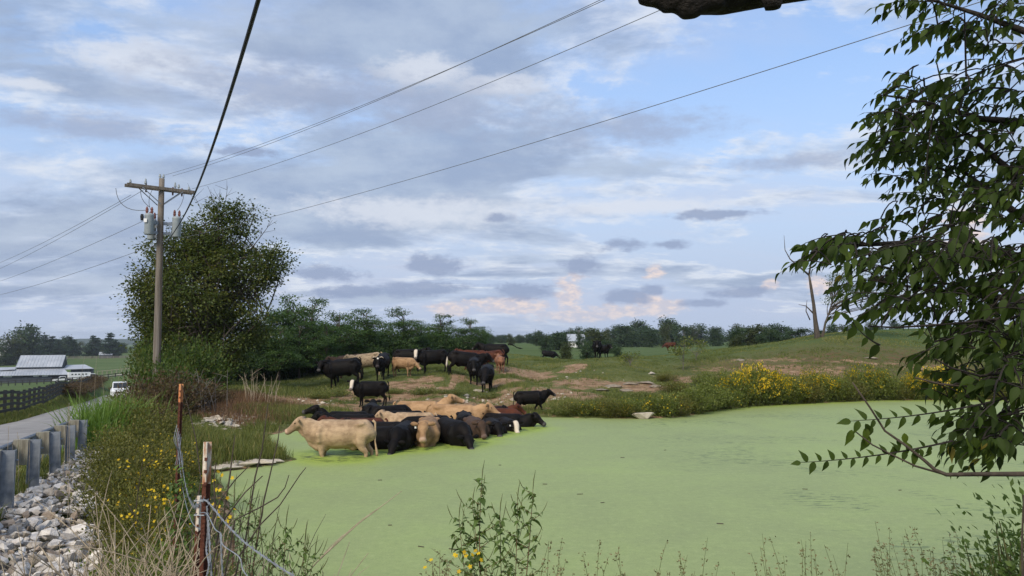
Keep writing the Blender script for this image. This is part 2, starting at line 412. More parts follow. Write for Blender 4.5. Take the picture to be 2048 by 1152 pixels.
def road_d(x, y):
    d = np.full(x.shape, 1e9); z = np.zeros(x.shape)
    for a, b in zip(ROADC[:-1], ROADC[1:]):
        e = b[:2] - a[:2]; t = np.clip(((x - a[0]) * e[0] + (y - a[1]) * e[1]) / (e @ e), 0, 1)
        q = np.hypot(x - a[0] - t * e[0], y - a[1] - t * e[1]); k = q < d
        d = np.where(k, q, d); z = np.where(k, a[2] + t * (b[2] - a[2]), z)
    return d, z
# ------------------------------------------------------------------ ground heights from what stands on it
CP = [(px, py, Y) for px, py, Y, *_ in LAND]
CP += [(1095, 721, 58), (1150, 720, 60), (1000, 728, 52), (1200, 719, 62), (1050, 713, 90), (1100, 700, 150), (1100, 688, 300), (1024, 680, 700), (1024, 676, 1800), (1024, 675, 4000), (1400, 690, 300), (1400, 680, 700), (1400, 676, 1800),
       (1350, 700, 180), (1050, 746, 46), (1100, 762, 42), (1100, 800, 34), (1150, 742, 47), (600, 762, 49), (500, 768, 46), (420, 772, 42), (560, 735, 70), (750, 715, 90), (900, 705, 110), (800, 690, 300), (620, 690, 300),
       (620, 800, 34), (700, 790, 36), (850, 765, 40), (880, 795, 34), (560, 800, 33), (470, 800, 31), (470, 842, 26), (430, 870, 22), (480, 900, 20.2),
       
       (1300, 735, 52), (1300, 790, 37), (1250, 765, 42), (1450, 708, 60), (1450, 770, 41), (1600, 688, 60), (1700, 673, 62), (1900, 664, 65), (2048, 662, 65), (2300, 660, 66), (1600, 766, 43), (1600, 730, 50), (1750, 700, 56), (1900, 720, 52), (1900, 765, 44), (2048, 765, 44), (2048, 715, 54), (2300, 760, 45),
       (1600, 687, 95), (1900, 668, 110), (2200, 668, 110), (1800, 672, 220), (2100, 672, 220), (1900, 675, 1500),
       (0, 834, 39), (0, 830, 41), (120, 802, 60), (200, 785, 82), (100, 790, 66), (60, 776, 170), (60, 769, 225), (0, 765, 268), (100, 765, 262), (200, 755, 268), (280, 748, 268), (260, 719, 430), (200, 717, 450), (100, 720, 440), (20, 724, 430), (-150, 730, 430), (-150, 770, 262), (250, 695, 1000), (0, 697, 1000), (-200, 697, 1000), (150, 690, 2500), (380, 690, 900), (450, 688, 400), (400, 720, 150), (330, 740, 200), (250, 690, 4000), (600, 683, 1800)]
pts = [tuple(P(*c)) for c in CP]
pts += [(0, .8, 1.38), (1, .8, 1.36), (-.8, .8, 1.5), (0, 3, 1.25), (3, 3, 1.2), (5, 4, 1.1), (-1.5, 3.6, 1.22), (-2.6, 6.3, .98), (0, 5, .75), (-3.95, 7.5, .68), (-4.4, 6.7, .86), (-5.0, 9.6, .48), (-6.3, 9.9, .80), (-7.7, 13.3, .6), (-9.2, 16.9, .42), (-8.5, 16.6, .3), (-6.8, 13, .42),
        (-13.4, 30, -.1), (-11.5, 29, .2), (-10.6, 24, .25), (-9.2, 21, .3), (-7.4, 17, .3), (-5.6, 13, .4), (-4.2, 10, .5), (-3.4, 8, .7), (-9.4, 25, .35), (-8.2, 21, .35), (-12.5, 25, -.1), (12, 4, 1.2), (24, 6, 1.2), (40, 20, 1.5), (-12, 10, 1.3), (-40, 30, -1.5), (-60, 60, -4), (-100, 100, -8)]
pts = np.array(pts)
def feat(x, y):
    th = np.clip(np.arctan2(x, y), -.78, .78); return th * 4.0, np.log(np.maximum(np.hypot(x, y), .5))
def _mq(a, b, c, d): return np.sqrt((a - c) ** 2 + (b - d) ** 2 + .04)
_fa, _fb = feat(pts[:, 0], pts[:, 1])
_A = _mq(_fa[:, None], _fb[:, None], _fa[None], _fb[None])
_n = len(pts); _K = np.zeros((_n + 1, _n + 1)); _K[:_n, :_n] = _A - 1e-3 * np.eye(_n); _K[:_n, _n] = 1; _K[_n, :_n] = 1
# heights are fitted as tangent of the viewing angle times distance kept linear
_w = np.linalg.solve(_K, np.append(pts[:, 2] / (1 + .004 * np.hypot(pts[:, 0], pts[:, 1])), 0))
cow_sink = []
for px, py, Y, hd, s, *_ in WATER:
    p = P(px, py, Y); cow_sink.append((p.x, p.y, COWH * s - p.z))
cow_sink = np.array(cow_sink)
def hgt(x, y, rough=True):
    x = np.asarray(x, float); y = np.asarray(y, float); sh = x.shape; x = x.ravel(); y = y.ravel(); out = np.empty(x.shape)
    for i in range(0, len(x), 40000):
        X, Y = x[i:i + 40000], y[i:i + 40000]; a, b = feat(X, Y); r = np.hypot(X, Y)
        z = (_mq(a[:, None], b[:, None], _fa[None], _fb[None]) @ _w[:_n] + _w[_n]) * (1 + .004 * r)
        th = np.abs(np.arctan2(X, Y)); wb = sstep(1.2, 2.2, th); z = z * (1 - wb) + 1.4 * wb
        if rough:
            am = np.clip(r / 45, .25, 1.0) * np.clip(1.5 - r / 400, .5, 1)
            z = z + fbm(X * .22, Y * .22, 3, 3) * .22 * am + fbm(X * .9, Y * .9, 5, 2) * .07 * am
            # cattle-worn ledges on the right-hand bank
            z = z + np.where((X > 4) & (Y > 32) & (Y < 62), .10 * vnoise(z * 3.1 + fbm(X * .1, Y * .1, 8) * 2, z * 0, 4), 0)
        d, rz = road_d(X, Y); k = 1 - sstep(2.15, 4.2, d)
        z = z * (1 - k) + (rz - .05) * k
        s = pond_sd(X, Y)
        # shore profile
        lim = .04 + .42 * np.maximum(s, 0) + .05 * fbm(X * .7, Y * .7, 11, 2)
        near = 1 - sstep(.5, 3.0, s)
        z = np.where(s > 0, np.minimum(np.maximum(z, .03 + .04 * np.minimum(s, 3)), lim) * near + np.maximum(z, .1 - 25 * sstep(3.0, 12.0, s)) * (1 - near), z)
        ci = s < 0
        if ci.any():
            w = 1 / (np.hypot(X[ci, None] - cow_sink[None, :, 0], Y[ci, None] - cow_sink[None, :, 1]) ** 3 + .02)
            dep = (w @ cow_sink[:, 2] + .3 * .85) / (w.sum(1) + .3)
            q = sstep(0, 1.0, -s[ci]); z[ci] = -dep * q + .03 * (1 - q) - .03
        out[i:i + 40000] = z
    return out.reshape(sh)
def h1(x, y): return float(hgt(np.array([x]), np.array([y]))[0])
_YS = np.concatenate([np.arange(1.5, 20, .1), np.arange(20, 80, .2), np.geomspace(80, 3000, 400)])
def ground(px, py):
    """where the ray through a pixel meets the ground"""
    x, y, z = ray(px, py); t = _YS / y; hx = hgt(x * t, _YS); rz = EYE + z * t
    i = np.argmax(rz < hx)
    if rz[i] >= hx[i]: i = len(_YS) - 1
    return Vector((x * t[i], _YS[i], float(hx[i])))
# ------------------------------------------------------------------ bare soil (worn patches of the bank)
SOIL = [(1055, 748, 60, 9, 1.), (1145, 738, 32, 8, 1.), (800, 772, 55, 9, .9), (840, 762, 40, 6, .8), (620, 797, 55, 12, .95), (690, 790, 30, 8, .8), (760, 800, 90, 10, .7), (905, 770, 14, 22, .9), (880, 780, 40, 8, .8), (930, 757, 30, 8, .8), (1000, 795, 90, 14, .65),
        (1070, 800, 60, 12, .7), (660, 812, 60, 10, .7), (980, 815, 120, 9, .75), (1240, 770, 70, 9, .6), (1300, 780, 60, 10, .7), (480, 838, 75, 22, .9), (440, 815, 60, 20, .8), (520, 812, 60, 14, .7), (1450, 740, 90, 10, .5), (1620, 745, 120, 8, .6), (1720, 725, 120, 6, .55), (1850, 735, 100, 6, .5), (1110, 815, 60, 8, .5), (470, 860, 60, 10, .5), (1550, 720, 90, 6, .5), (870, 800, 60, 8, .6), (1180, 795, 50, 9, .6), (1290, 832, 20, 6, .8), (720, 820, 140, 12, .8), (900, 812, 160, 10, .85), (1120, 785, 90, 12, .75), (1160, 765, 80, 10, .6), (560, 825, 70, 10, .7), (1000, 765, 60, 8, .6), (1560, 740, 160, 10, .6), (1380, 760, 80, 10, .6), (820, 785, 90, 8, .8)]
_soil = []
for px, py, a, b, k in SOIL:
    g = ground(px, py); ex = a * g.y / F; ey = abs(ground(px, py - b).y - g.y) ; _soil.append((g.x, g.y, max(ex, .3), max(min(ey, 8), .5), k))
def soil(x, y):
    s = np.zeros(x.shape)
    wx, wy = fbm(x * .5, y * .5, 21) * 1.2, fbm(x * .5, y * .5, 31) * 1.2
    for a, b, ex, ey, k in _soil:
        s = np.maximum(s, k * 1.12 * np.clip(1.4 - np.sqrt(((x + wx - a) / ex) ** 2 + ((y + wy - b) / ey) ** 2), 0, 1))
    sh = pond_sd(x, y); s = np.maximum(s, .55 * np.exp(-np.maximum(sh, 0) / .5) * (sh > -2))
    return s
# ------------------------------------------------------------------ ground mesh
def build_ground():
    az = np.concatenate([np.linspace(-R(44), R(44), 441), np.linspace(R(44), R(316), 92)[1:-1]])
    rr = np.concatenate([np.geomspace(.7, 12, 70)[:-1], np.geomspace(12, 75, 120)[:-1], np.geomspace(75, 3300, 84)])
    A, RR = np.meshgrid(az, rr); X, Y = np.sin(A) * RR, np.cos(A) * RR
    Z = hgt(X, Y); na, nr = len(az), len(rr)
    V = np.stack([X, Y, Z], -1).reshape(-1, 3); V = np.vstack([V, [0, 0, h1(0, .01)]])
    i = np.arange(nr - 1)[:, None] * na; j = np.arange(na)[None]; j2 = (j + 1) % na
    Fq = np.stack([i + j, i + na + j, i + na + j2, i + j2], -1).reshape(-1, 4)[:, ::-1]
    s = soil(X, Y).ravel(); rd, _ = road_d(X, Y)
    Z0 = np.append(s, 0)
    far = np.append(sstep(48, 75, RR).ravel(), 0)
    dead = np.zeros(X.shape)
    for px, py, a in [(480, 815, 2.2), (430, 800, 2.5), (500, 835, 1.6), (1680, 730, 5), (1500, 735, 4), (1850, 725, 5)]:
        g = ground(px, py); dead = np.maximum(dead, np.clip(1.3 - np.hypot(X - g.x, (Y - g.y) * .6) / a, 0, 1))
    me = mesh_np('ground', V, Fq, None, smooth=True, attrs={'soil': Z0, 'far': far, 'dead': np.append(dead.ravel(), 0)})
    # hub triangles are under the viewer's feet: close the hole
    bm = bmesh.new(); bm.from_mesh(me); bm.verts.ensure_lookup_table()
    for k in range(na):
        bm.faces.new((bm.verts[len(V) - 1], bm.verts[(k + 1) % na], bm.verts[k]))
    bm.normal_update(); bm.to_mesh(me); bm.free()
    m, t, b = new_mat('pasture')
    co = t.new('ShaderNodeTexCoord').outputs['Object']
    f1 = t.noise(co, .35, 6, .65); f2 = t.noise(co, 3.0, 5, .7); f3 = t.noise(t.v('MULTIPLY', co, (.02, .05, .02)), 1, 5, .6)
    grass = t.ramp(t.m('ADD', t.m('MULTIPLY', f1, .55), t.m('MULTIPLY', f2, .45)), [(.3, (0.053, 0.067, 0.020)), (.48, (0.105, 0.124, 0.037)), (.62, (0.166, 0.171, 0.060)), (.75, (0.248, 0.207, 0.096))])
    fieldc = t.ramp(f3, [(.3, (.062, .098, .030)), (.5, (.088, .130, .042)), (.7, (.118, .150, .060))])
    fieldc = t.mix(t.ss(f2, .3, .75), fieldc, t.mix(.5, fieldc, (.05, .085, .025)))
    grass = t.mix(t.attr('far'), grass, fieldc)
    grass = t.mix(t.m('MULTIPLY', t.attr('dead'), t.ss(f2, .35, .65)), grass, (.150, .085, .050))
    so_ = t.ramp(t.noise(co, 2.2, 8, .7), [(.3, (0.144, 0.086, 0.047)), (.48, (0.287, 0.182, 0.105)), (.58, (0.382, 0.254, 0.155)), (.72, (0.505, 0.364, 0.241))])
    k = t.ss(t.m('ADD', t.attr('soil'), t.m('MULTIPLY', t.m('SUBTRACT', t.noise(co, 1.6, 8, .78), .5), 2.3)), .36, .58)
    t.put(b.inputs['Base Color'], t.mix(k, grass, so_)); b.inputs['Roughness'].default_value = .95; b.inputs['Specular IOR Level'].default_value = .1
    bn = t.new('ShaderNodeBump'); bn.inputs['Strength'].default_value = 1.0; bn.inputs['Distance'].default_value = .2
    t.put(bn.inputs['Height'], t.noise(co, 5, 6, .7)); t.l.new(bn.outputs[0], b.inputs['Normal'])
    me.materials.append(m)
    return ob('ground', me, kind='structure')
build_ground()
# ------------------------------------------------------------------ pond surface, covered in duckweed
def build_pond():
    lo, hi = PA.min(0) - 1.2, PA.max(0) + 1.2
    nx, ny = int((hi[0] - lo[0]) / .3), int((hi[1] - lo[1]) / .3)
    X, Y = np.meshgrid(np.linspace(lo[0], hi[0], nx), np.linspace(lo[1], hi[1], ny))
    sd = pond_sd(X, Y); keep = sd < .9
    cow = np.full(X.shape, 1e9)
    for a, b, _ in cow_sink: cow = np.minimum(cow, np.hypot(X - a, Y - b))
    lime = np.maximum(np.exp(-np.maximum(cow - .9, 0) / .9), np.exp(-np.maximum(-sd, 0) / .9) * sstep(5, 9, X) * (Y > 20) * .9)
    idx = np.arange(nx * ny).reshape(ny, nx); k4 = keep[:-1, :-1] & keep[1:, :-1] & keep[:-1, 1:] & keep[1:, 1:]
    Fq = np.stack([idx[:-1, :-1], idx[:-1, 1:], idx[1:, 1:], idx[1:, :-1]], -1)[k4]
    u, inv = np.unique(Fq, return_inverse=True)
    V = np.stack([X.ravel(), Y.ravel(), np.zeros(X.size)], -1)[u]
    me = mesh_np('pond', V, inv.reshape(-1, 4), attrs={'lime': lime.ravel()[u]}, smooth=True)
    m, t, b = new_mat('duckweed')
    co = t.new('ShaderNodeTexCoord').outputs['Object']; x, y, z = t.sep(co)
    big = t.noise(co, .16, 4, .55, .3); fine = t.noise(co, 38, 3, .7); mid = t.noise(co, 1.1, 5, .6)
    c = t.ramp(t.m('ADD', t.m('MULTIPLY', big, .6), t.m('MULTIPLY', mid, .4)), [(.32, (0.248, 0.284, 0.122)), (.5, (0.284, 0.333, 0.131)), (.68, (0.315, 0.387, 0.131))])
    c = t.mix(t.ss(fine, .35, .75), t.mix(.35, c, (.12, .19, .05)), c)
    c = t.mix(t.m('MULTIPLY', t.ss(t.m('ADD', t.attr('lime'), t.m('MULTIPLY', t.m('SUBTRACT', mid, .5), .6)), .25, .9), .8), c, (.270, .360, .045))
    # drifts where the weed has parted and dark water shows in flecks
    band = t.m('ADD', t.m('MULTIPLY', x, -.18), y)
    dr = t.m('MULTIPLY', t.ss(t.noise(t.v('MULTIPLY', co, (.16, .30, 1)), 1.0, 4, .6, .6), .46, .58), t.m('MULTIPLY', t.ss(x, 2.5, 6), t.ss(y, 33, 28)))
    fl = t.ss(t.noise(t.v('MULTIPLY', co, (3.2, 9.5, 1)), 1.0, 4, .65), .53, .585)
    c = t.mix(t.m('MULTIPLY', t.m('MULTIPLY', dr, fl), .75), c, (.055, .085, .035))
    # clumped grain, and weed broken open round the cattle
    gr = t.noise(co, 7.5, 5, .75)
    c = t.mix(t.m('MULTIPLY', t.ss(gr, .50, .72), .30), c, (.40, .46, .20)); c = t.mix(t.m('MULTIPLY', t.ss(gr, .50, .30), .32), c, (.15, .20, .07))
    c = t.mix(t.m('MULTIPLY', t.m('MULTIPLY', t.ss(t.attr('lime'), .72, 1.0), t.ss(t.noise(t.v('MULTIPLY', co, (2.5, 5, 1)), 1.3, 4, .65), .48, .58)), .8), c, (.040, .060, .018))
    t.put(b.inputs['Base Color'], c)
    b.inputs['Roughness'].default_value = .62; b.inputs['Specular IOR Level'].default_value = .35
    bn = t.new('ShaderNodeBump'); bn.inputs['Strength'].default_value = .25; bn.inputs['Distance'].default_value = .006
    t.put(bn.inputs['Height'], fine); t.l.new(bn.outputs[0], b.inputs['Normal'])
    me.materials.append(m)
    return ob('pond', me, kind='structure')
build_pond()
# ------------------------------------------------------------------ road
def build_road():
    m = pm('asphalt', [(.3, (0.190, 0.181, 0.178)), (.5, (0.247, 0.239, 0.234)), (.7, (0.305, 0.297, 0.290))], .8, .9, .4, 9, bscale=60)
    pts = []; 
    c = ROADC; s = np.concatenate([[0], np.cumsum(np.hypot(*(np.diff(c[:, :2], axis=0).T)))])
    ss_ = np.linspace(0, s[-1], 120); cx, cy, cz = (np.interp(ss_, s, c[:, i]) for i in range(3))
    tx, ty = np.gradient(cx), np.gradient(cy); L = np.hypot(tx, ty); nx, ny = -ty / L, tx / L
    offs = [(-2.1, -.10), (-2.05, .0), (-1.0, .02), (0, .03), (1.0, .02), (2.05, .0), (2.1, -.10)]
    V = np.concatenate([np.stack([cx + nx * o, cy + ny * o, cz + dz + .01], -1) for o, dz in offs]); n = len(ss_)
    Fs = [(k * n + i, k * n + i + 1, (k + 1) * n + i + 1, (k + 1) * n + i) for k in range(len(offs) - 1) for i in range(n - 1)]
    Fs = [f[::-1] for f in Fs]
    ob('road', mesh_np('road', V, np.array(Fs), m, smooth=True), kind='structure')
build_road()
# ------------------------------------------------------------------ cattle
def coat(name, base, dark, amt=.5, muzzle=(.06, .05, .05), face=None, spot=None, speck=None, lo=.42, hi=.62):
    m, t, b = new_mat('coat_' + name)
    co = t.new('ShaderNodeTexCoord').outputs['Object']
    c = t.mix(t.m('MULTIPLY', t.ss(t.noise(co, 2.6, 5, .6, .3), lo, hi), amt), base, dark)
    c = t.mix(t.m('MULTIPLY', t.ss(t.noise(t.v('MULTIPLY', co, (1.2, 1.2, 3.2)), 3, 5, .7), .42, .68), .45), c, tuple(v * .62 for v in dark))
    if speck: c = t.mix(t.m('MULTIPLY', t.ss(t.noise(co, 9, 4, .7), .50, .62), .75), c, speck)
    if face: c = t.mix(t.attr('face'), c, face)
    if spot: c = t.mix(t.attr('spot'), c, spot)
    c = t.mix(t.m('MULTIPLY', t.attr('muzzle'), .8), c, muzzle)
    # legs and belly muddied by the pond
    z = t.sep(co)[2]
    c = t.mix(t.m('MULTIPLY', t.m('MULTIPLY', t.ss(z, .75, .25), t.ss(t.noise(co, 4, 4, .6), .3, .7)), .45), c, tuple(v * .55 for v in base))
    t.put(b.inputs['Base Color'], c); b.inputs['Roughness'].default_value = .62; b.inputs['Specular IOR Level'].default_value = .10
    bn = t.new('ShaderNodeBump'); bn.inputs['Strength'].default_value = .35; bn.inputs['Distance'].default_value = .03
    t.put(bn.inputs['Height'], t.noise(t.v('MULTIPLY', co, (1, 1, .5)), 11, 4, .65)); t.l.new(bn.outputs[0], b.inputs['Normal'])
    return m
BLK, BLK2 = (.0042, .0038, .0038), (.010, .0075, .0065)
COAT = {
 'black': coat('black', BLK, BLK2, .8, (.085, .08, .078)),
 'whiteface': coat('whiteface', BLK, BLK2, .8, (.05, .035, .032), face=(.58, .50, .40)),
 'spot': coat('spot', BLK, BLK2, .8, spot=(.62, .58, .52)),
 'whitetail': None, 'tailout': None,
 'cream': coat('cream', (.43, .305, .19), (.24, .16, .095), .75, (.50, .34, .24), speck=None),
 'cream2': coat('golden', (.41, .255, .135), (.27, .155, .075), .65, (.48, .32, .22)),
 'tan': coat('tan', (.33, .205, .11), (.20, .115, .058), .7, (.42, .29, .21)),
 'tan2': coat('reddish', (.25, .12, .07), (.15, .07, .045), .6),
 'brown': coat('brown', (.046, .029, .020), (.085, .052, .035), .8, (.15, .10, .08)),
 'red': coat('red', (.085, .027, .014), (.045, .016, .010), .7, (.13, .06, .04)),
 'speckled': coat('speckled', (.42, .315, .20), (.30, .21, .125), .5, (.45, .32, .25), speck=(.17, .115, .07)),
}
COAT['whitetail'] = COAT['tailout'] = COAT['black']
M['eye'] = pm('eye', [(.3, (.004, .004, .004)), (.7, (.01, .008, .007))], 5, .15, 0, spec=.6)
M['horn'] = pm('horn', [(.3, (.35, .29, .21)), (.7, (.5, .43, .33))], 12, .5, .1)
M['hair_white'] = pm('hair_white', [(.3, (.45, .39, .31)), (.7, (.62, .56, .47))], 12, .8, .3)
M['tag'] = pm('tag', [(.3, (.6, .6, .55)), (.7, (.7, .7, .66))], 12, .5, 0)
def cow_template(pose):
    """one continuous body: returns mesh and the frame of the head"""
    yaw, pit, poll = {'level': (0, 33, (1.07, 0, 1.28)), 'front': (4, 44, (1.00, 0, 1.24)), 'low': (-8, 34, (1.06, 0, .90)), 'turnL': (74, 44, (.96, .12, 1.29)),
                      'up': (10, 12, (1.02, 0, 1.42)), 'walk': (0, 28, (1.04, 0, 1.28))}[pose]
    b = MB()
    poll = Vector(poll); hd = Vector((math.cos(R(yaw)) * math.cos(R(pit)), math.sin(R(yaw)) * math.cos(R(pit)), -math.sin(R(pit))))
    SP = [(-.86, 1.10, .07, .12), (-.83, 1.08, .16, .22), (-.76, 1.05, .235, .29), (-.60, 1.005, .285, .335), (-.38, .965, .315, .355), (-.1, .935, .365, .385), (.18, .93, .37, .39), (.42, .945, .325, .385), (.60, .97, .275, .36), (.74, 1.0, .23, .315)]
    nk0 = Vector((.74, 0, .985)); back = poll - hd * .05 + Vector((0, 0, -.07))
    pts = [(x, 0, z) for x, z, _, _ in SP]; rad = [(w, h) for _, _, w, h in SP]
    for q in (.35, .68, 1.0):
        p = nk0.lerp(back, q); p.z += .03 * math.sin(q * math.pi)
        pts.append(tuple(p)); rad.append((lerp(.215, .12, q), lerp(.30, .155, q)))
    b.tube(pts, rad, 16)
    # head: poll, brow, face, muzzle
    H = [(-.08, .10, .11, 0), (.00, .140, .145, .0), (.10, .160, .145, -.005), (.16, .152, .132, -.008), (.24, .106, .118, -.022), (.33, .084, .100, -.034), (.42, .094, .092, -.040), (.49, .112, .092, -.040), (.53, .095, .072, -.040), (.545, .05, .04, -.04)]
    up = Vector((0, 0, 1)); sd = hd.cross(up).normalized(); hu = sd.cross(hd)
    b.tube([tuple(poll + hd * d + hu * o) for d, _, _, o in H], [(w, h) for _, w, h, _ in H], 12)
    b.tube([tuple(poll + hd * .02 + hu * -.09), tuple(poll + hd * .22 + hu * -.10), tuple(poll + hd * .42 + hu * -.08)], [(.085, .06), (.07, .05), (.06, .04)], 8)
    # brisket, shoulder, hips, dewlap
    b.tube([(.35, 0, .60), (.62, 0, .60), (.80, 0, .72), (.86, 0, .84)], [(.17, .12), (.15, .13), (.10, .12), (.06, .07)], 10)
    b.tube([tuple(poll + hd * .12 + Vector((0, 0, -.17))), (.93, 0, .88), (.80, 0, .70)], [(.02, .05), (.025, .10), (.05, .10)], 8)
    for s in (-1, 1):
        b.tube([(-.66, s * .20, 1.24), (-.52, s * .24, 1.22), (-.40, s * .22, 1.18)], [(.06, .05), (.075, .06), (.05, .05)], 8)
        b.tube([(.50, s * .20, 1.18), (.54, s * .25, .95), (.52, s * .22, .74)], [(.10, .10), (.10, .16), (.09, .13)], 10)
    b.tube([(-.42, 0, .66), (-.30, 0, .60), (-.18, 0, .62)], [.10, .12, .08], 8)       # udder
    ph = {'walk': (.22, -.20, -.20, .24), 'level': (.03, -.04, -.05, .06), 'turnL': (-.05, .06, .06, -.06)}.get(pose, (.02, -.02, .03, -.03))
    for k, s in enumerate((-1, 1)):
        f = ph[k]; hf = ph[2 + k]
        b.tube([(.50, s * .20, .84), (.49 + f * .1, s * .19, .62), (.50 + f * .55, s * .17, .40), (.49 + f * .75, s * .165, .36), (.49 + f * .95, s * .165, .13), (.51 + f, s * .165, .07), (.535 + f, s * .165, .0)],
               [(.11, .15), (.085, .11), (.058, .064), (.052, .058), (.042, .046), (.05, .055), (.055, .065)], 10, side=(0, 1, 0))
        b.tube([(-.60, s * .19, 1.02), (-.52 + hf * .15, s * .20, .76), (-.62 + hf * .4, s * .18, .58), (-.74 + hf * .6, s * .165, .47), (-.735 + hf * .75, s * .16, .40), (-.70 + hf * .95, s * .16, .13), (-.675 + hf, s * .16, .07), (-.65 + hf, s * .16, .0)],
               [(.13, .23), (.115, .19), (.075, .10), (.052, .068), (.046, .056), (.042, .046), (.05, .055), (.055, .065)], 10, side=(0, 1, 0))
    o = b.build('cattle_body', None)
    r = o.modifiers.new('r', 'REMESH'); r.mode = 'VOXEL'; r.voxel_size = .032
    sm = o.modifiers.new('s', 'SMOOTH'); sm.factor = .5; sm.iterations = 4
    dg = bpy.context.evaluated_depsgraph_get(); me = bpy.data.meshes.new_from_object(o.evaluated_get(dg))
    old = o.data; bpy.data.objects.remove(o); bpy.data.meshes.remove(old)
    me.name = 'cattle_body'
    n = len(me.vertices); V = np.empty(n * 3, np.float32); me.vertices.foreach_get('co', V); V = V.reshape(-1, 3)
    me.polygons.foreach_set('use_smooth', np.ones(len(me.polygons), bool))
    rel = V - np.array(poll); d = rel @ np.array(hd); hh = rel @ np.array(hu); w = np.abs(rel @ np.array(sd))
    inh = (d > -.10) & (d < .68) & (w < .2) & (np.abs(hh) < .25)
    face = inh * sstep(-.06, .0, d) * (1 - sstep(.075, .11, w)) * sstep(-.16, -.09, hh)
    mz = inh * sstep(.42, .47, d)
    spot = inh * (1 - sstep(.035, .06, np.hypot(d - .09, w))) * (hh > .02)
    for k_, a in (('face', face), ('muzzle', mz), ('spot', spot)):
        at = me.attributes.new(k_, 'FLOAT', 'POINT'); at.data.foreach_set('value', a.astype(np.float32))
    # child meshes in body space
    def ear(s):
        e = MB(); o_ = poll + hd * .03 + sd * (s * .125) + hu * .05; out = (sd * s * .95 - hd * .25 + hu * .05).normalized()
        e.tube([tuple(o_), tuple(o_ + out * .05), tuple(o_ + out * .12 - hu * .01), tuple(o_ + out * .18 - hu * .03), tuple(o_ + out * .215 - hu * .045)],
               [(.026, .022), (.048, .022), (.062, .022), (.046, .016), (.008, .006)], 8, side=(0, 0, 1)); return e
    def eye(s):
        e = MB(); c = poll + hd * .15 + sd * (s * .145) + hu * .035
        e.tube([tuple(c - hd * .022), tuple(c - hd * .012), tuple(c + hd * .012), tuple(c + hd * .022)], [(.005, .006), (.014, .012), (.014, .012), (.005, .006)], 6); return e
    parts = {'ear': [ear(-1).me('ear', None, True), ear(1).me('ear', None, True)], 'eye': [eye(-1).me('eye', M['eye'], True), eye(1).me('eye', M['eye'], True)]}
    def horn(s):
        e = MB(); o_ = poll + sd * (s * .08) + hu * .09
        e.tube([tuple(o_), tuple(o_ + sd * s * .10 + hu * .05), tuple(o_ + sd * s * .18 + hu * .04 + hd * .03), tuple(o_ + sd * s * .21 - hu * .03 + hd * .07)], [.026, .024, .018, .005], 7); return e
    parts['horn'] = [horn(-1).me('horn', M['horn'], True), horn(1).me('horn', M['horn'], True)]
    tg = MB(); c = poll + hd * .06 - hu * .03 + sd * .20
    tg.box(tuple(c), (.012, .045, .055)); parts['ear_tag'] = [tg.me('ear_tag', M['tag'])]
    return me, parts
def tails():
    out = {}
    for k, pts, r in (('hang', [(-.82, 0, 1.30), (-.885, 0, 1.24), (-.90, .015, 1.0), (-.895, .04, .76), (-.93, .05, .58), (-.955, .04, .44), (-.94, .02, .30)], [.036, .03, .021, .016, .026, .04, .008]),
                      ('swing', [(-.82, 0, 1.30), (-.90, .0, 1.26), (-.97, .05, 1.10), (-.93, .14, .96), (-.80, .22, .92), (-.66, .28, 1.0), (-.58, .30, 1.08)], [.035, .03, .024, .02, .026, .036, .010]),
                      ('out', [(-.82, 0, 1.30), (-.95, 0, 1.32), (-1.2, 0, 1.22), (-1.42, 0, 1.10), (-1.60, 0, 1.06), (-1.78, 0, 1.05)], [.035, .032, .026, .026, .045, .010])):
        b = MB(); b.tube(pts, r, 8); out[k] = b.me('tail', None, True)
    tip = MB(); tip.tube([(-.912, .015, .95), (-.915, .02, .75), (-.91, .02, .55), (-.905, .01, .40)], [.03, .045, .05, .012], 8)
    out['tip'] = tip.me('tail_switch', M['hair_white'], True)
    return out
CT = {p: cow_template(p) for p in ('level', 'front', 'low', 'turnL', 'up', 'walk')}
TL = tails()
def set_mat(o, m):
    if not o.data.materials: o.data.materials.append(m)
    o.material_slots[0].link = 'OBJECT'; o.material_slots[0].material = m
def place_cow(pos, hd, s, pose, ct, label, group, i, tiny=False):
    me, parts = CT[pose]; young = s < .8
    t = thing('cow' if not young else 'calf', label, 'cow' if not young else 'calf', pos, R(hd), group, (s * (1 + .03 * math.sin(i * 2.1)), s * (1 + .05 * math.sin(i * 3.7)), s))
    b = ob('body', me, t); set_mat(b, COAT[ct])
    if tiny: return t
    for k in (0, 1):
        e = ob('ear', parts['ear'][k], t); set_mat(e, COAT[ct])
        ob('eye', parts['eye'][k], t)
        if ct == 'spot': ob('horn', parts['horn'][k], t)
    tl = ob('tail', TL['out' if ct == 'tailout' else ('swing' if i % 5 == 3 else 'hang')], t); set_mat(tl, COAT[ct])
    if ct == 'whitetail': ob('tail_switch', TL['tip'], tl)
    if i in (0, 4, 8): ob('ear_tag', parts['ear_tag'][0], t)
    return t
for i, (px, py, Y, hd, s, pose, ct, lb) in enumerate(WATER):
    p = P(px, py, Y)
    place_cow((p.x, p.y, p.z - COWH * s), hd, s, pose, ct, lb, 'cattle cooling off in the pond', i)
for i, (px, py, Y, hd, s, pose, ct, lb) in enumerate(LAND):
    p = P(px, py, Y); cs, sn = math.cos(R(hd)) * .55 * s, math.sin(R(hd)) * .55 * s
    za, zb = h1(p.x + cs, p.y + sn), h1(p.x - cs, p.y - sn)
    o = place_cow((p.x, p.y, (za + zb) / 2 - .02), hd, s, pose, ct, lb, 'cattle on the bank and pasture', i + 30, tiny=False)
    o.rotation_euler = (0, -max(-.12, min(.12, math.atan2(za - zb, 1.1 * s))), R(hd))
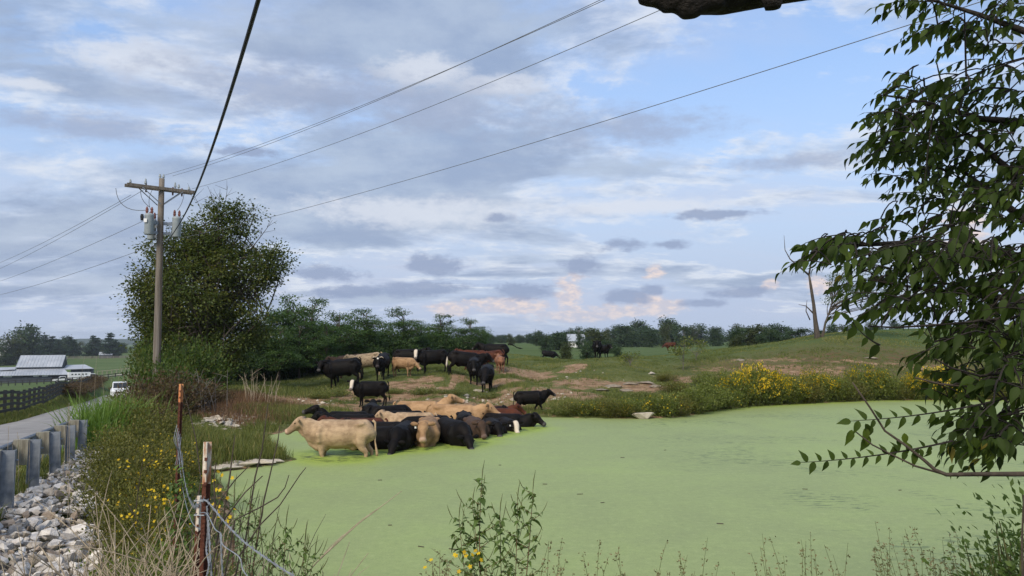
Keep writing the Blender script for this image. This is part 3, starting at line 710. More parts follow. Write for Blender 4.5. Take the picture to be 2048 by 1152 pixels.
# ------------------------------------------------------------------ vegetation builders
def unit(n):
    v = rng.normal(size=(n, 3)); return v / np.linalg.norm(v, axis=1)[:, None]
def nrmz(v): return v / np.maximum(np.linalg.norm(v, axis=1)[:, None], 1e-9)
def leafcloud(name, pos, d, L, W, mat, rnd, up=.5, parent=None, kind='stuff', link=True):
    """small folded leaves: two triangles each"""
    n = len(pos); d = nrmz(d); nn = nrmz(unit(n) + np.array([0, 0, up * 2])); sd = nrmz(np.cross(d, nn)); nn = np.cross(sd, d)
    L = np.broadcast_to(L, (n,))[:, None]; W = np.broadcast_to(W, (n,))[:, None]
    V = np.stack([pos, pos + d * L * .45 + sd * W * .5 + nn * W * .15, pos + d * L, pos + d * L * .45 - sd * W * .5 + nn * W * .15], 1).reshape(-1, 3)
    i = np.arange(n)[:, None] * 4
    Fq = np.concatenate([i + np.array([[0, 1, 2]]), i + np.array([[0, 2, 3]])])
    me = mesh_np(name, V, Fq, mat, attrs={'rnd': np.repeat(rnd, 4)})
    return ob(name, me, parent, kind=kind) if link else me
def blades(name, pos, H, Wd, lean, mat, rnd, parent=None, kind='stuff', link=True, seg=1, dirv=None):
    """grass blades: a bent strip tapering to a tip"""
    n = len(pos); a = rng.uniform(0, 2 * math.pi, n); sd = np.stack([np.cos(a), np.sin(a), np.zeros(n)], 1)
    ln = unit(n) * np.array([1, 1, 0]) if dirv is None else dirv
    H = np.broadcast_to(H, (n,))[:, None]; Wd = np.broadcast_to(Wd, (n,))[:, None]; lean = np.broadcast_to(lean, (n,))[:, None]
    up = np.array([0, 0, 1.])
    if seg == 1:
        V = np.stack([pos - sd * Wd / 2, pos + sd * Wd / 2, pos + up * H + ln * lean * H], 1); k = 3
        Fq = np.arange(n)[:, None] * 3 + np.array([[0, 1, 2]])
        Fq = Fq.reshape(-1, 3)
    else:
        rows = []
        for j in range(seg):
            t = j / seg; c = pos + up * H * (t - .25 * lean * t * t * t) + ln * lean * H * t * t
            w = Wd * (1 - t ** 2) / 2 * (.6 + .8 * min(t * 3, 1) * .5); rows += [c - sd * w, c + sd * w]
        t = 1.; rows.append(pos + up * H * (1 - .3 * lean) + ln * lean * H)
        V = np.stack(rows, 1); k = 2 * seg + 1; i = np.arange(n)[:, None] * k; fs = []
        for j in range(seg - 1): fs += [i + np.array([[2 * j, 2 * j + 1, 2 * j + 3]]), i + np.array([[2 * j, 2 * j + 3, 2 * j + 2]])]
        fs.append(i + np.array([[2 * seg - 2, 2 * seg - 1, 2 * seg]])); Fq = np.concatenate(fs)
    me = mesh_np(name, V.reshape(-1, 3), Fq, mat, attrs={'rnd': np.repeat(rnd, k)})
    return ob(name, me, parent, kind=kind) if link else me
FO = {}
FO['big'] = foliage('leaf_olive', [(.0, (0.035, 0.056, 0.012)), (.45, (0.070, 0.099, 0.022)), (.8, (0.115, 0.138, 0.032)), (1, (0.188, 0.168, 0.037))], patch=((0.156, 0.134, 0.026), .55, .52, .70, .45))
FO['locust'] = foliage('leaf_locust', [(.0, (0.032, 0.066, 0.020)), (.5, (0.057, 0.110, 0.031)), (.9, (0.097, 0.153, 0.042)), (1, (0.137, 0.188, 0.056))])
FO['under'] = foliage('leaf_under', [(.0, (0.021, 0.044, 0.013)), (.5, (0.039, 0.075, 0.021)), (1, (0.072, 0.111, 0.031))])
FO['far'] = foliage('leaf_far', [(.0, (.022, .046, .018)), (.5, (.038, .070, .026)), (1, (.062, .095, .036))], trans=.2)
FO['faro'] = foliage('leaf_far_olive', [(.0, (.034, .05, .016)), (.5, (.058, .078, .026)), (1, (.09, .105, .036))], trans=.2)
FO['pine'] = foliage('needle_pine', [(.0, (.012, .032, .016)), (.5, (.022, .050, .024)), (1, (.036, .068, .032))], trans=.1)
FO['shrub'] = foliage('leaf_shrub', [(.0, (0.064, 0.090, 0.018)), (.5, (0.127, 0.158, 0.034)), (.9, (0.193, 0.218, 0.050)), (1, (0.245, 0.230, 0.067))])
FO['olive'] = foliage('leaf_weed', [(.0, (0.064, 0.074, 0.017)), (.5, (0.123, 0.129, 0.029)), (.85, (0.190, 0.178, 0.044)), (1, (0.267, 0.200, 0.067))], patch=((0.133, 0.102, 0.030), 1.2, .48, .66, .5))
FO['brown'] = foliage('leaf_brown', [(.0, (0.051, 0.031, 0.018)), (.5, (0.093, 0.061, 0.033)), (1, (0.136, 0.110, 0.050))])
FO['ivy'] = foliage('leaf_ivy', [(.0, (0.034, 0.064, 0.012)), (.5, (0.064, 0.106, 0.019)), (1, (0.128, 0.145, 0.030))])
FO['grass'] = foliage('grass', [(.0, (0.063, 0.083, 0.020)), (.45, (0.116, 0.145, 0.036)), (.8, (0.193, 0.194, 0.060)), (1, (0.331, 0.259, 0.114))], trans=.3)
FO['tall'] = foliage('tall_grass', [(.0, (0.072, 0.137, 0.023)), (.5, (0.124, 0.215, 0.039)), (1, (0.202, 0.293, 0.072))], trans=.4)
FO['reddead'] = foliage('dead_weed', [(.0, (.09, .045, .026)), (.5, (.15, .085, .048)), (1, (.23, .155, .085))], trans=.2)
FO['fl'] = foliage('petal_yellow', [(.0, (.42, .27, .010)), (.5, (.60, .41, .012)), (1, (.70, .52, .03))], trans=.3)
FO['fg'] = foliage('leaf_foreground', [(.0, (0.020, 0.034, 0.007)), (.45, (0.039, 0.065, 0.012)), (.8, (0.064, 0.099, 0.018)), (.95, (0.127, 0.179, 0.026)), (1, (0.196, 0.166, 0.036))], trans=.42, rough=.6, spec=.15)
FO['weed'] = foliage('leaf_pigweed', [(.0, (0.063, 0.105, 0.028)), (.5, (0.105, 0.168, 0.042)), (1, (0.168, 0.231, 0.070))], trans=.4)
FO['seed'] = foliage('seed_head', [(.0, (.09, .10, .04)), (.5, (.16, .15, .07)), (1, (.24, .20, .11))], trans=.25)
def crown_points(blobs, K, inner=.35):
    vol = np.array([(b[3] * b[4] * b[5]) ** (2 / 3) for b in blobs]); cnt = np.maximum(1, np.round(K * vol / vol.sum())).astype(int); out = []
    for b, c in zip(blobs, cnt):
        u = unit(c); r = (inner + (1 - inner) * rng.random(c)) ** (1 / 2.2)
        out.append(np.array(b[:3]) + u * r[:, None] * np.array(b[3:6]))
    return np.concatenate(out)
def make_tree(base, blobs, K, per, rc, leaf, mats, trunk_r, trunk_top, flat=.6, seed=1, lean=(0, 0), inner=.35, bark='bark', limb_r=.05, fork=.35, hollow=False, droop=.2, root=None):
    """trunk with limbs running out to leaf clusters; local coordinates, base at the origin. returns (trunk mesh, crown mesh)"""
    random.seed(seed)
    cl_ = crown_points(blobs, K, inner); tb = MB()
    top = Vector((lean[0], lean[1], trunk_top)); tp = [Vector((0, 0, -.35)), Vector((0, 0, .05))]
    for q in (.2, .4, .6, .8, 1.):
        tp.append(Vector((lean[0] * q + random.uniform(-1, 1) * trunk_r * .5, lean[1] * q + random.uniform(-1, 1) * trunk_r * .5, trunk_top * q)))
    tr = [trunk_r * 1.5, trunk_r * 1.2] + [trunk_r * lerp(1, .25, q) for q in (.2, .4, .6, .8, 1.)]
    tb.tube(tp, tr, 8)
    def on_trunk(z):
        q = max(.02, min(1, z / trunk_top)); i = q * 5; i0 = min(int(i), 4); a = tp[1 + i0]; b = tp[2 + i0]; return a.lerp(b, i - i0)
    limbs = []
    for c in cl_:
        c = Vector(c); s0 = on_trunk(max(c.z * fork + random.uniform(-.1, .1) * trunk_top, trunk_top * .12))
        # join an earlier limb when one passes nearer
        if len(limbs) > 6 and random.random() < .75:
            k = min(random.sample(range(len(limbs)), min(8, len(limbs))), key=lambda k_: (limbs[k_] - c).length)
            if (limbs[k] - c).length < (s0 - c).length: s0 = limbs[k]; r0 = limb_r * .55
            else: r0 = limb_r
        else: r0 = limb_r
        m = s0.lerp(c, .5) + Vector((random.uniform(-.1, .1), random.uniform(-.1, .1), .12)) * (c - s0).length
        pts_ = bez(s0, m, c, 5); tb.tube(pts_, [lerp(r0, .012 + .1 * limb_r, i / 4) for i in range(5)], 5, cap=False)
        limbs.append(pts_[2]); limbs.append(pts_[3])
    n = K_ = len(cl_); ns = rng.poisson(per, n); idx = np.repeat(np.arange(n), ns); N = len(idx)
    rcs = rc * rng.uniform(.7, 1.3, n)
    off = rng.normal(size=(N, 3)) * np.array([1, 1, flat]) * (rcs[idx] * .6)[:, None]
    pos = cl_[idx] + off; d = nrmz(off + unit(N) * rc * .5 + np.array([0, 0, -droop * rc]))
    rnd = np.clip(rng.normal(.42, .2, N) + (rng.random(n)[idx] - .5) * .45, 0, 1)
    cm = leafcloud('crown', pos, d, leaf * rng.uniform(.7, 1.3, N), leaf * .62 * rng.uniform(.7, 1.3, N), mats, rnd, link=False)
    return tb.me('trunk', M[bark], True), cm
def put_tree(name, pair, loc, label, cat='tree', group=None, rz=0, scale=1, sub=None):
    t = thing(name, label, cat, loc, rz, group, scale)
    ob('trunk', pair[0], t); ob('crown', pair[1], t, kind='stuff'); return t
# ------------------------------------------------------------------ the big tree behind the utility pole
def px_blobs(base, Y, items):
    out = []
    for px, py, a, b in items:
        p = P(px, py, Y); k = Y / F; out.append((p.x - base.x, rng.uniform(-.15, .15) * a * k, p.z - base.z, a * k, a * k * .85, b * k))
    return out
bt = P(410, 760, 38); bt.z = h1(bt.x, bt.y)
bl = px_blobs(bt, 38, [(400, 590, 110, 90), (330, 610, 62, 75), (470, 545, 75, 65), (520, 530, 42, 50), (430, 470, 55, 50), (385, 500, 50, 60), (340, 505, 38, 45), (300, 610, 38, 60), (410, 690, 105, 60), (330, 690, 58, 55), (480, 650, 60, 70), (545, 520, 22, 40), (450, 425, 28, 22), (490, 440, 30, 30), (300, 540, 25, 30)])
put_tree('shade_tree', make_tree(bt, bl, 420, 150, .50, .135, FO['big'], .28, 5.2, .7, 3, (.4, 0), limb_r=.07), bt, 'big broad shade tree turning olive brown behind the utility pole')
# bare twigs showing at its crown
tb = MB()
for px, py, qx, qy in [(430, 480, 440, 378), (440, 470, 415, 372), (450, 460, 478, 392), (470, 470, 515, 412), (420, 490, 385, 385), (440, 450, 455, 372), (500, 500, 545, 440), (380, 520, 350, 440)]:
    a, c = P(px, py, 38), P(qx, qy, 38); tb.tube(bez(a, a.lerp(c, .5) + Vector((random.uniform(-.25, .25), .2, .1)), c, 6), [.03, .024, .018, .013, .01, .006], 4, cap=False)
    for k in range(7):
        s0 = a.lerp(c, random.uniform(.3, .95)); e = s0 + Vector((random.uniform(-.5, .5), random.uniform(-.4, .4), random.uniform(.05, .6))); tb.tube([s0, e], [.012, .005], 3, cap=False)
big = bpy.data.objects['shade_tree']
o = tb.build('bare_twigs', M['twig'], None); o.parent = big; o.location = -bt
# ------------------------------------------------------------------ the row of locust trees behind the cattle
LOC = []
for sd_, hh in ((11, 6.0), (12, 6.6), (13, 5.6), (14, 6.2)):
    rg = random.Random(sd_); bs = []
    for k in range(7):
        z = hh * (.30 + .62 * k / 6); r = hh * (.30 - .20 * (k / 6) ** 1.6) * rg.uniform(.8, 1.15); bs.append((rg.uniform(-.12, .12) * hh, rg.uniform(-.12, .12) * hh, z, r, r, hh * .055))
        if k < 5: a = rg.uniform(0, 6.28); bs.append((math.cos(a) * r * .8, math.sin(a) * r * .8, z + rg.uniform(-.2, .3), r * .6, r * .6, hh * .06))
    LOC.append((hh, make_tree(None, bs, 80, 95, .48, .15, FO['locust'], .11, hh * .9, .38, sd_, (rg.uniform(-.4, .4), 0), fork=.8, limb_r=.035)))
row = [(512, 622, 49), (540, 612, 51), (585, 588, 52), (624, 592, 56), (655, 640, 51), (678, 616, 54), (708, 624, 58), (735, 614, 56), (766, 634, 62), (807, 608, 58), (842, 640, 62), (880, 626, 63), (914, 650, 66), (941, 631, 66), (962, 652, 70), (600, 640, 50), (560, 650, 48.5), (690, 655, 60), (780, 660, 64), (860, 655, 68)]
ROWLB = ['locust tree at the edge of the shade tree’s crown', 'locust tree just clear of the shade tree’s crown', 'tallest locust tree of the row, tiered spire top', 'tall open-crowned locust tree beside the tiered spire one', 'low locust tree filling the gap below the open-crowned tall one', 'round topped locust tree behind the large side-on black cow', 'locust tree behind the speckled cream cow', 'pointed locust tree behind the black horned cow', 'lower locust tree behind the shaggy tan calf', 'broad domed locust tree, widest crown of the row', 'low locust tree against the broad domed one', 'rounded locust tree behind the large black cow with white-tipped tail', 'small locust tree behind the red cow with head up', 'rounded locust tree at the open pasture end of the row', 'last low locust tree where the row meets the pasture']
for i, (px, py, Y) in enumerate(row):
    p = P(px, py, Y); z = h1(p.x, p.y); hh, pr = LOC[i % 4]
    s = (p.z - z) / hh; w = s * rng.uniform(.85, 1.1) * (1.15 if s < 1 else 1)
    put_tree('locust_tree', pr, (p.x, p.y, z), ROWLB[i] if i < len(ROWLB) else 'young locust tree filling in behind the front row', 'tree', 'locust trees behind the cattle', rng.uniform(0, 6.28), (w, w, s))
# understorey bushes at their feet
UND = []
for sd_ in (21, 22, 23):
    rg = random.Random(sd_); bs = [(rg.uniform(-.8, .8), rg.uniform(-.5, .5), rg.uniform(.5, 1.3), rg.uniform(.6, 1.0), rg.uniform(.6, .9), rg.uniform(.4, .7)) for _ in range(6)]
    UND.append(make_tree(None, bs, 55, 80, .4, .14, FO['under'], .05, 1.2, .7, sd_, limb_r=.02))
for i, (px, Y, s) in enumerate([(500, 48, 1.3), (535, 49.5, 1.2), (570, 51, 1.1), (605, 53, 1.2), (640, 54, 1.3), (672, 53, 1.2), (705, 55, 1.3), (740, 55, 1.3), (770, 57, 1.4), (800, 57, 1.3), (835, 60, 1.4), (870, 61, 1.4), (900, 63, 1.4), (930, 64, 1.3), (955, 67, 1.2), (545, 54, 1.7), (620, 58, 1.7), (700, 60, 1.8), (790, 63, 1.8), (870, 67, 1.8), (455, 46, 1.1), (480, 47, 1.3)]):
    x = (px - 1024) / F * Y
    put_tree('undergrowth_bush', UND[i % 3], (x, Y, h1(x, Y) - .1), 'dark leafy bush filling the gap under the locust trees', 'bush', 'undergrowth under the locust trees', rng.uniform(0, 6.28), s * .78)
# ------------------------------------------------------------------ far trees
FAR = []
for sd_, fl, mt in ((31, .8, 'far'), (32, .7, 'far'), (33, .8, 'faro'), (34, .6, 'far')):
    rg = random.Random(sd_); bs = []
    for k in range(7): bs.append((rg.uniform(-1.9, 1.9), rg.uniform(-1.5, 1.5), (.9, 1.6, 2.6, 3.6, 4.8, 5.8, 6.9)[k], rg.uniform(1.3, 2.0), rg.uniform(1.3, 2.0), rg.uniform(1.0, 1.7)))
    FAR.append(make_tree(None, bs, 60, 48, .9, .52, FO[mt], .22, 6, fl, sd_, limb_r=.06))
def far_tree(px, top, Y, k, label, group, w=1.0, name='distant_tree', cat='tree', H=8.6, pr=None):
    p = P(px, top, Y); z = h1(p.x, p.y); s = max((p.z - z) / H, .05)
    return put_tree(name, (pr or FAR[k % 4]), (p.x, p.y, z - .1), label, cat, group, rng.uniform(0, 6.28), (s * w, s * w, s))
hedge = [(985, 668), (1003, 669), (1020, 667), (1038, 669), (1055, 666), (1128, 660), (1145, 656), (1160, 654), (1178, 655), (1196, 659), (1212, 656), (1228, 651), (1242, 652), (1254, 643), (1268, 642), (1284, 641), (1298, 652), (1312, 654), (1330, 646), (1338, 636), (1346, 640), (1366, 644), (1384, 651), (1396, 648), (1425, 652), (1436, 651), (1478, 648), (1530, 652), (1580, 652), (1700, 640), (1745, 643), (1790, 640), (1660, 645)]
for i, (px, top) in enumerate(hedge):
    far_tree(px, top, 300 + 60 * math.sin(i * 2.3) - (120 if px > 1600 else 0), i, 'distant tree on the horizon beyond the pasture', 'trees on the horizon beyond the pasture', 1.25 + .3 * math.sin(i * 1.7))
for i, px in enumerate(range(970, 1460, 15)):
    far_tree(px + random.uniform(-4, 4), random.uniform(667, 673), 420 + 50 * math.sin(i), i + 1, 'low distant tree in the far hedgerow', 'far hedgerow', 2.2)
near_ = [(1140, 657, 230, 1.5, 1, 'dark tree rising behind the white farmhouse roof', 'tree'), (1160, 662, 170, .8, 3, 'slim tree crossing the front of the white farmhouse', 'tree'), (1072, 660, 215, 1.3, 0, 'dark round tree standing in the open pasture left of the white house', 'tree'), (1112, 658, 150, 1.5, 1, 'dark tree before the white farmhouse beside the round bush', 'tree'), (1092, 668, 140, 1.3, 3, 'small dark tree in front of the white farmhouse', 'tree'),
         (1133, 682, 78, 1.25, 2, 'round olive bush in the pasture behind the crest', 'bush'), (1172, 680, 95, 1.3, 0, 'dark green bush beside the round olive bush', 'bush'), (1192, 656, 150, 1.5, 2, 'olive crowned tree right of the white farmhouse', 'tree'), (1216, 676, 130, 1.4, 1, 'low tree by the lone cow on the crest', 'tree'), (1232, 690, 88, 1.1, 0, 'low bush on the crest right of the lone cow', 'bush'),
         (1305, 656, 240, 1.15, 0, 'small round tree standing alone in the far pasture', 'tree'), (1262, 664, 260, 1.5, 3, 'rounded tree at the edge of the far pasture', 'tree')]
for px, top, Y, w, k, lb, ct in near_: far_tree(px, top, Y, k, lb, None, w, 'pasture_' + ct, ct)
for i, (px, top, Y) in enumerate([(1465, 655, 112), (1488, 646, 118), (1512, 648, 112), (1535, 655, 108), (1560, 645, 120), (1590, 655, 112), (1475, 668, 100), (1525, 668, 100), (1575, 668, 104), (1610, 650, 112), (1690, 648, 118), (1720, 652, 116), (1760, 650, 120), (1650, 655, 110)]):
    far_tree(px, top, Y, i, 'bushy tree in the thicket just over the right-hand rise', 'thicket over the rise', 1.5, 'thicket_tree')
# ------------------------------------------------------------------ dead tree and thin live tree on the rise
dt = ground(1636, 676)
def pxd(px, py): return P(px, py, dt.y) - dt
b = MB()
b.tube([pxd(1636, 690), pxd(1634, 668), pxd(1630, 640), pxd(1627, 610), pxd(1622, 575), pxd(1618, 548)], [.30, .22, .165, .13, .10, .075], 9, jitter=.12)
b.tube([pxd(1618, 550), pxd(1600, 535), pxd(1580, 518), pxd(1570, 500), pxd(1568, 470)], [.08, .065, .045, .03, .01], 6)
b.tube([pxd(1618, 550), pxd(1622, 525), pxd(1626, 505), pxd(1632, 480)], [.08, .06, .04, .01], 6)
b.tube([pxd(1628, 628), pxd(1618, 618), pxd(1612, 612), pxd(1597, 609)], [.07, .05, .04, .015], 6)
b.tube([pxd(1620, 640), pxd(1612, 622), pxd(1614, 600)], [.05, .04, .012], 6)
t = thing('dead_tree', 'bare grey dead tree with broken forked top on the right-hand rise', 'tree', dt); b.build('trunk', M['bark'], t, True)
bs = [(pxd(px, py).x, rng.uniform(-.3, .3), pxd(px, py).z, a * .038, a * .038, c * .038) for px, py, a, c in [(1665, 565, 30, 18), (1690, 590, 30, 16), (1720, 570, 35, 20), (1650, 600, 20, 12), (1750, 600, 40, 20), (1740, 545, 30, 14), (1790, 590, 40, 25), (1700, 540, 26, 12)]]
lt = dt + Vector((.55, .6, 0)); lt.z = h1(lt.x, lt.y)
put_tree('thin_tree', make_tree(None, bs, 70, 60, .42, .13, FO['locust'], .12, 3.0, .4, 41, (.9, 0), limb_r=.045, fork=.6), lt, 'thin leafy tree growing beside the dead grey tree')
# saplings on the bank
for px, py, h, lb, ic in [(1366, 742, 2.2, 'thin pale sapling on the bank below the grazing red-brown cow', True), (1392, 722, 1.6, 'small spindly sapling by the thin pale one', False), (1260, 733, .9, 'small bare sapling on the crest', False)]:
    g = ground(px, py); rg = random.Random(px); bs = [(rg.uniform(-.45, .45), rg.uniform(-.3, .3), h * rg.uniform(.55, .95), .28, .25, .2) for _ in range(6)]
    put_tree('sapling', make_tree(None, bs, 16, 26, .22, .11, FO['shrub'], .022, h * .85, .6, px, (.12, 0), limb_r=.012, bark='bark_grey'), g, lb)
# ------------------------------------------------------------------ guardrail along the road
def build_guardrail():
    g0 = (float(rail_x(5.2)), 5.2, 1.7)
    t = thing('guardrail', 'galvanised steel guardrail on steel posts with wood blocks along the road', 'guardrail')
    ys = [4.6, 6.35, 8.1, 9.9, 11.6, 13.35, 15.1, 16.9, 18.7, 20.5, 22.3, 24.1, 25.9, 27.7, 29.5, 31.3, 33.1]
    def top(Y): return 1.556 - .0515 * (Y - 9.9) if Y < 17 else 1.19 - (.46 - float(road_z(Y))) * .93
    # I-section post, web across the road direction
    pb = MB(); h, fl, dp = 1.6, .105, .15
    for y in (-dp / 2, dp / 2): pb.box((0, y, -h / 2), (fl, .007, h))
    pb.box((0, 0, -h / 2), (.006, dp - .009, h))
    pme = pb.me('post', M['galv'])
    bb = MB(); bb.box((0, 0, 0), (.145, .19, .36)); bme = bb.me('blockout', M['block_wood'])
    bo = MB(); bo.tube([(0, -.0, 0), (0, -.03, 0)], .012, 6); bome = bo.me('bolt', M['galv'])
    line = []
    for i, Y in enumerate(ys):
        d = rail_dir(Y); a = math.atan2(d.y, d.x); n = Vector((-d.y, d.x, 0)); p = Vector((float(rail_x(Y)), Y, top(Y)))
        jz = random.uniform(-.015, .015); tilt = random.uniform(-.035, .035)
        o = ob('post', pme, t, p + Vector((0, 0, jz)), (tilt, random.uniform(-.02, .02), a))
        ob('bolt', bome, o, (.02, -.079, -.13))
        ob('blockout', bme, t, p + n * .172 + Vector((0, 0, -.175 + jz)), (tilt, 0, a + random.uniform(-.03, .03)))
        line.append(p + n * .272)
    # W-beam
    prof = [(.0, .155), (-.018, .14), (-.02, .12), (.055, .085), (.058, .06), (.045, .045), (-.02, .015), (-.022, 0), (-.02, -.015), (.045, -.045), (.058, -.06), (.055, -.085), (-.02, -.12), (-.018, -.14), (.0, -.155)]
    V = []; k = len(prof)
    for p, Y in zip(line, ys):
        d = rail_dir(Y); n = Vector((-d.y, d.x, 0))
        for a, z in prof: V.append(p + n * (a + .022) + Vector((0, 0, z - .165)))
    for p, Y in zip(line, ys):
        d = rail_dir(Y); n = Vector((-d.y, d.x, 0))
        for a, z in prof: V.append(p + n * (a + .026) + Vector((0, 0, z - .165)))
    m = len(line); Fs = []
    for i in range(m - 1):
        for j in range(k - 1):
            q = (i * k + j, i * k + j + 1, (i + 1) * k + j + 1, (i + 1) * k + j); Fs.append(q); Fs.append(tuple(x + m * k for x in q[::-1]))
    ob('rail', mesh_np('rail', np.array([tuple(v) for v in V]), Fs, M['galv']), t)
build_guardrail()
# ------------------------------------------------------------------ riprap stones behind the guardrail
def rock_mesh(seed, flat=.7, n=11):
    rg = random.Random(seed); bm = bmesh.new()
    for _ in range(n):
        v = Vector((rg.gauss(0, 1), rg.gauss(0, 1), rg.gauss(0, 1))).normalized(); v = Vector((v.x * .5 * rg.uniform(.8, 1.1), v.y * .36 * rg.uniform(.8, 1.1), v.z * .5 * flat * rg.uniform(.75, 1.1))); bm.verts.new(v)
    r = bmesh.ops.convex_hull(bm, input=bm.verts); bmesh.ops.delete(bm, geom=[g for g in r['geom_interior'] if isinstance(g, bmesh.types.BMVert)], context='VERTS')
    bmesh.ops.dissolve_limit(bm, angle_limit=R(9), verts=bm.verts, edges=bm.edges)
    bmesh.ops.bevel(bm, geom=list(bm.edges), offset=.009, segments=1, affect='EDGES'); bmesh.ops.triangulate(bm, faces=bm.faces)
    me = bpy.data.meshes.new('stone'); bm.to_mesh(me); bm.free(); return me
def stone_mats():
    out = []
    for k, (a, b_, c, ec) in enumerate([((0.306, 0.271, 0.236), (0.514, 0.473, 0.424), (0.723, 0.682, 0.626), (0.278, 0.195, 0.125)), ((0.236, 0.202, 0.166), (0.404, 0.355, 0.299), (0.584, 0.529, 0.459), (0.222, 0.139, 0.083)), ((0.390, 0.361, 0.327), (0.626, 0.584, 0.536), (0.807, 0.772, 0.723), (0.334, 0.251, 0.181)), ((0.181, 0.139, 0.104), (0.306, 0.243, 0.188), (0.459, 0.383, 0.306), (0.166, 0.104, 0.063))]):
        out.append(pm(f'riprap_{k}', [(.25, a), (.5, b_), (.75, c)], 4.5, .92, .9, 8, extra=(ec, 2.2, .55, .70, .6)))
    return out
SM = stone_mats()
ROCK = [rock_mesh(100 + i, random.uniform(.5, .85)) for i in range(12)]
def build_riprap():
    par = ob('riprap_bank', None); par['kind'] = 'structure'
    items = []
    N = 10500; Ys = 4.8 + rng.random(N) ** 1.1 * 15.5; us = rng.random(N)
    wd = np.interp(Ys, [4.8, 6.7, 7.5, 9.6, 13, 16.6, 18.5, 20.3], [2.6, 2.1, 1.75, 1.45, 1.3, 1.15, .8, .3]); offs = -.12 + wd * us
    dx = np.array([rail_dir(y) for y in Ys]); xs = rail_x(Ys) + dx[:, 1] * offs; yy = Ys - dx[:, 0] * offs
    ss_ = np.clip(rng.lognormal(math.log(.105), .36, N), .055, .25) * (.85 + .3 * us)
    zs = hgt(xs, yy) + ss_ * .12 + rng.random(N) ** 2 * .14 * np.sin(np.pi * np.minimum(us + .15, 1))
    items = [(float(xs[i]), float(yy[i]), float(zs[i]), float(ss_[i]), float(ss_[i] / yy[i]), i) for i in range(N)]
    # thin out overlaps: keep larger ones first
    items.sort(key=lambda q: -q[3]); kept = []; grid = {}
    for it in items:
        key = (int(it[0] / .27), int(it[1] / .27)); ok = True
        for a in (-1, 0, 1):
            for b_ in (-1, 0, 1):
                for q in grid.get((key[0] + a, key[1] + b_), ()):
                    if math.dist(q[:3], it[:3]) < .36 * (q[3] + it[3]): ok = False; break
        if ok: grid.setdefault(key, []).append(it); kept.append(it)
    def inframe(it): return abs(it[0] / it[1]) < .67
    kept.sort(key=lambda q: -(q[4] if inframe(q) else q[4] * .01))
    bm = bmesh.new(); layers = []
    rest = {k: bmesh.new() for k in range(4)}
    for k, it in enumerate(kept):
        rg = random.Random(it[5]); me = ROCK[rg.randrange(12)]; e = Euler((rg.uniform(-.5, .5), rg.uniform(-.5, .5), rg.uniform(0, 6.28))); s = it[3]
        sc_ = (s * 1.25 * rg.uniform(.85, 1.2), s * 1.25 * rg.uniform(.85, 1.2), s * 1.25 * rg.uniform(.8, 1.15)); mi = rg.choices(range(4), (4, 3, 3, 1.4))[0]
        if k < 300:
            o = ob('stone', me, par, it[:3], e, sc_)
            if not me.materials: me.materials.append(SM[0])
            o.material_slots[0].link = 'OBJECT'; o.material_slots[0].material = SM[mi]
        else:
            b2 = rest[mi]; nv = len(b2.verts); b2.from_mesh(me); b2.verts.ensure_lookup_table()
            mt = Matrix.LocRotScale(Vector(it[:3]), e, Vector(sc_))
            for v in b2.verts[nv:] if nv else b2.verts: v.co = mt @ v.co
    for mi, b2 in rest.items():
        me = bpy.data.meshes.new('stones'); b2.to_mesh(me); b2.free(); me.materials.append(SM[mi]); ob('stones', me, par, kind='stuff')
build_riprap()
# ------------------------------------------------------------------ black board fence across the road
def offset_pt(Y, off):
    d = rail_dir(Y); n = Vector((-d.y, d.x, 0)); p = Vector((float(rail_x(Y)), Y, 0)) + n * off; return p
def build_board_fence():
    t = thing('board_fence', 'black four-board fence running along the far side of the road', 'fence')
    prev = None; Y = 26.0; pb = MB(); pb.box((0, 0, .42), (.16, .16, 1.85)); pme = pb.me('post', M['fence_black']); n = 0
    while Y < 128:
        p = offset_pt(Y, 6.15 + .012 * max(Y - 60, 0)); p.z = h1(p.x, p.y)
        d = rail_dir(Y); ob('post', pme, t, p, (0, 0, math.atan2(d.y, d.x)))
        if prev is not None:
            e = (p - prev); L = math.hypot(e.x, e.y)
            bb = MB()
            for k, hgt_ in enumerate((.26, .58, .90, 1.22)):
                b_ = MB(); side = Vector((e.y, -e.x, 0)).normalized() * .10; jz = random.uniform(-.012, .012)
                b_.beam(prev + side + Vector((0, 0, hgt_ + jz)), p + side + Vector((0, 0, hgt_ + jz)) - e * (.004 / L), .03, .15); b_.build('board', M['fence_black'], t)
        prev = p; Y += 2.1
build_board_fence()
def rail_fence(name, label, a, b_, n, hh, mat, rails, pw=.12):
    t = thing(name, label, 'fence'); a, b_ = Vector(a), Vector(b_); prev = None; pb = MB(); pb.box((0, 0, hh / 2 - .2), (pw, pw, hh + .4)); pme = pb.me('post', mat)
    for i in range(n + 1):
        p = a.lerp(b_, i / n); p.z = h1(p.x, p.y); ob('post', pme, t, p)
        if prev is not None:
            for r in rails: m = MB(); m.beam(prev + Vector((0, -pw * .7, r * hh)), p + Vector((0, -pw * .7, r * hh)), .05, .16); m.build('rail', mat, t)
        prev = p
rail_fence('paddock_fence', 'dark rail fence in front of the barn across the meadow', P(-40, 760, 215), P(330, 760, 215), 26, 1.4, M['fence_black'], (.45, .9), .2)
rail_fence('pasture_fence', 'long grey fence along the far side of the meadow below the pines', P(-60, 717, 445), P(330, 717, 445), 34, 1.6, M['fence_grey'], (.35, .62, .9), .25)
rail_fence('drive_fence', 'pale post fence beside the farm drive', P(195, 748, 300), P(330, 748, 300), 14, 1.5, M['block_wood'], (.9,), .25)
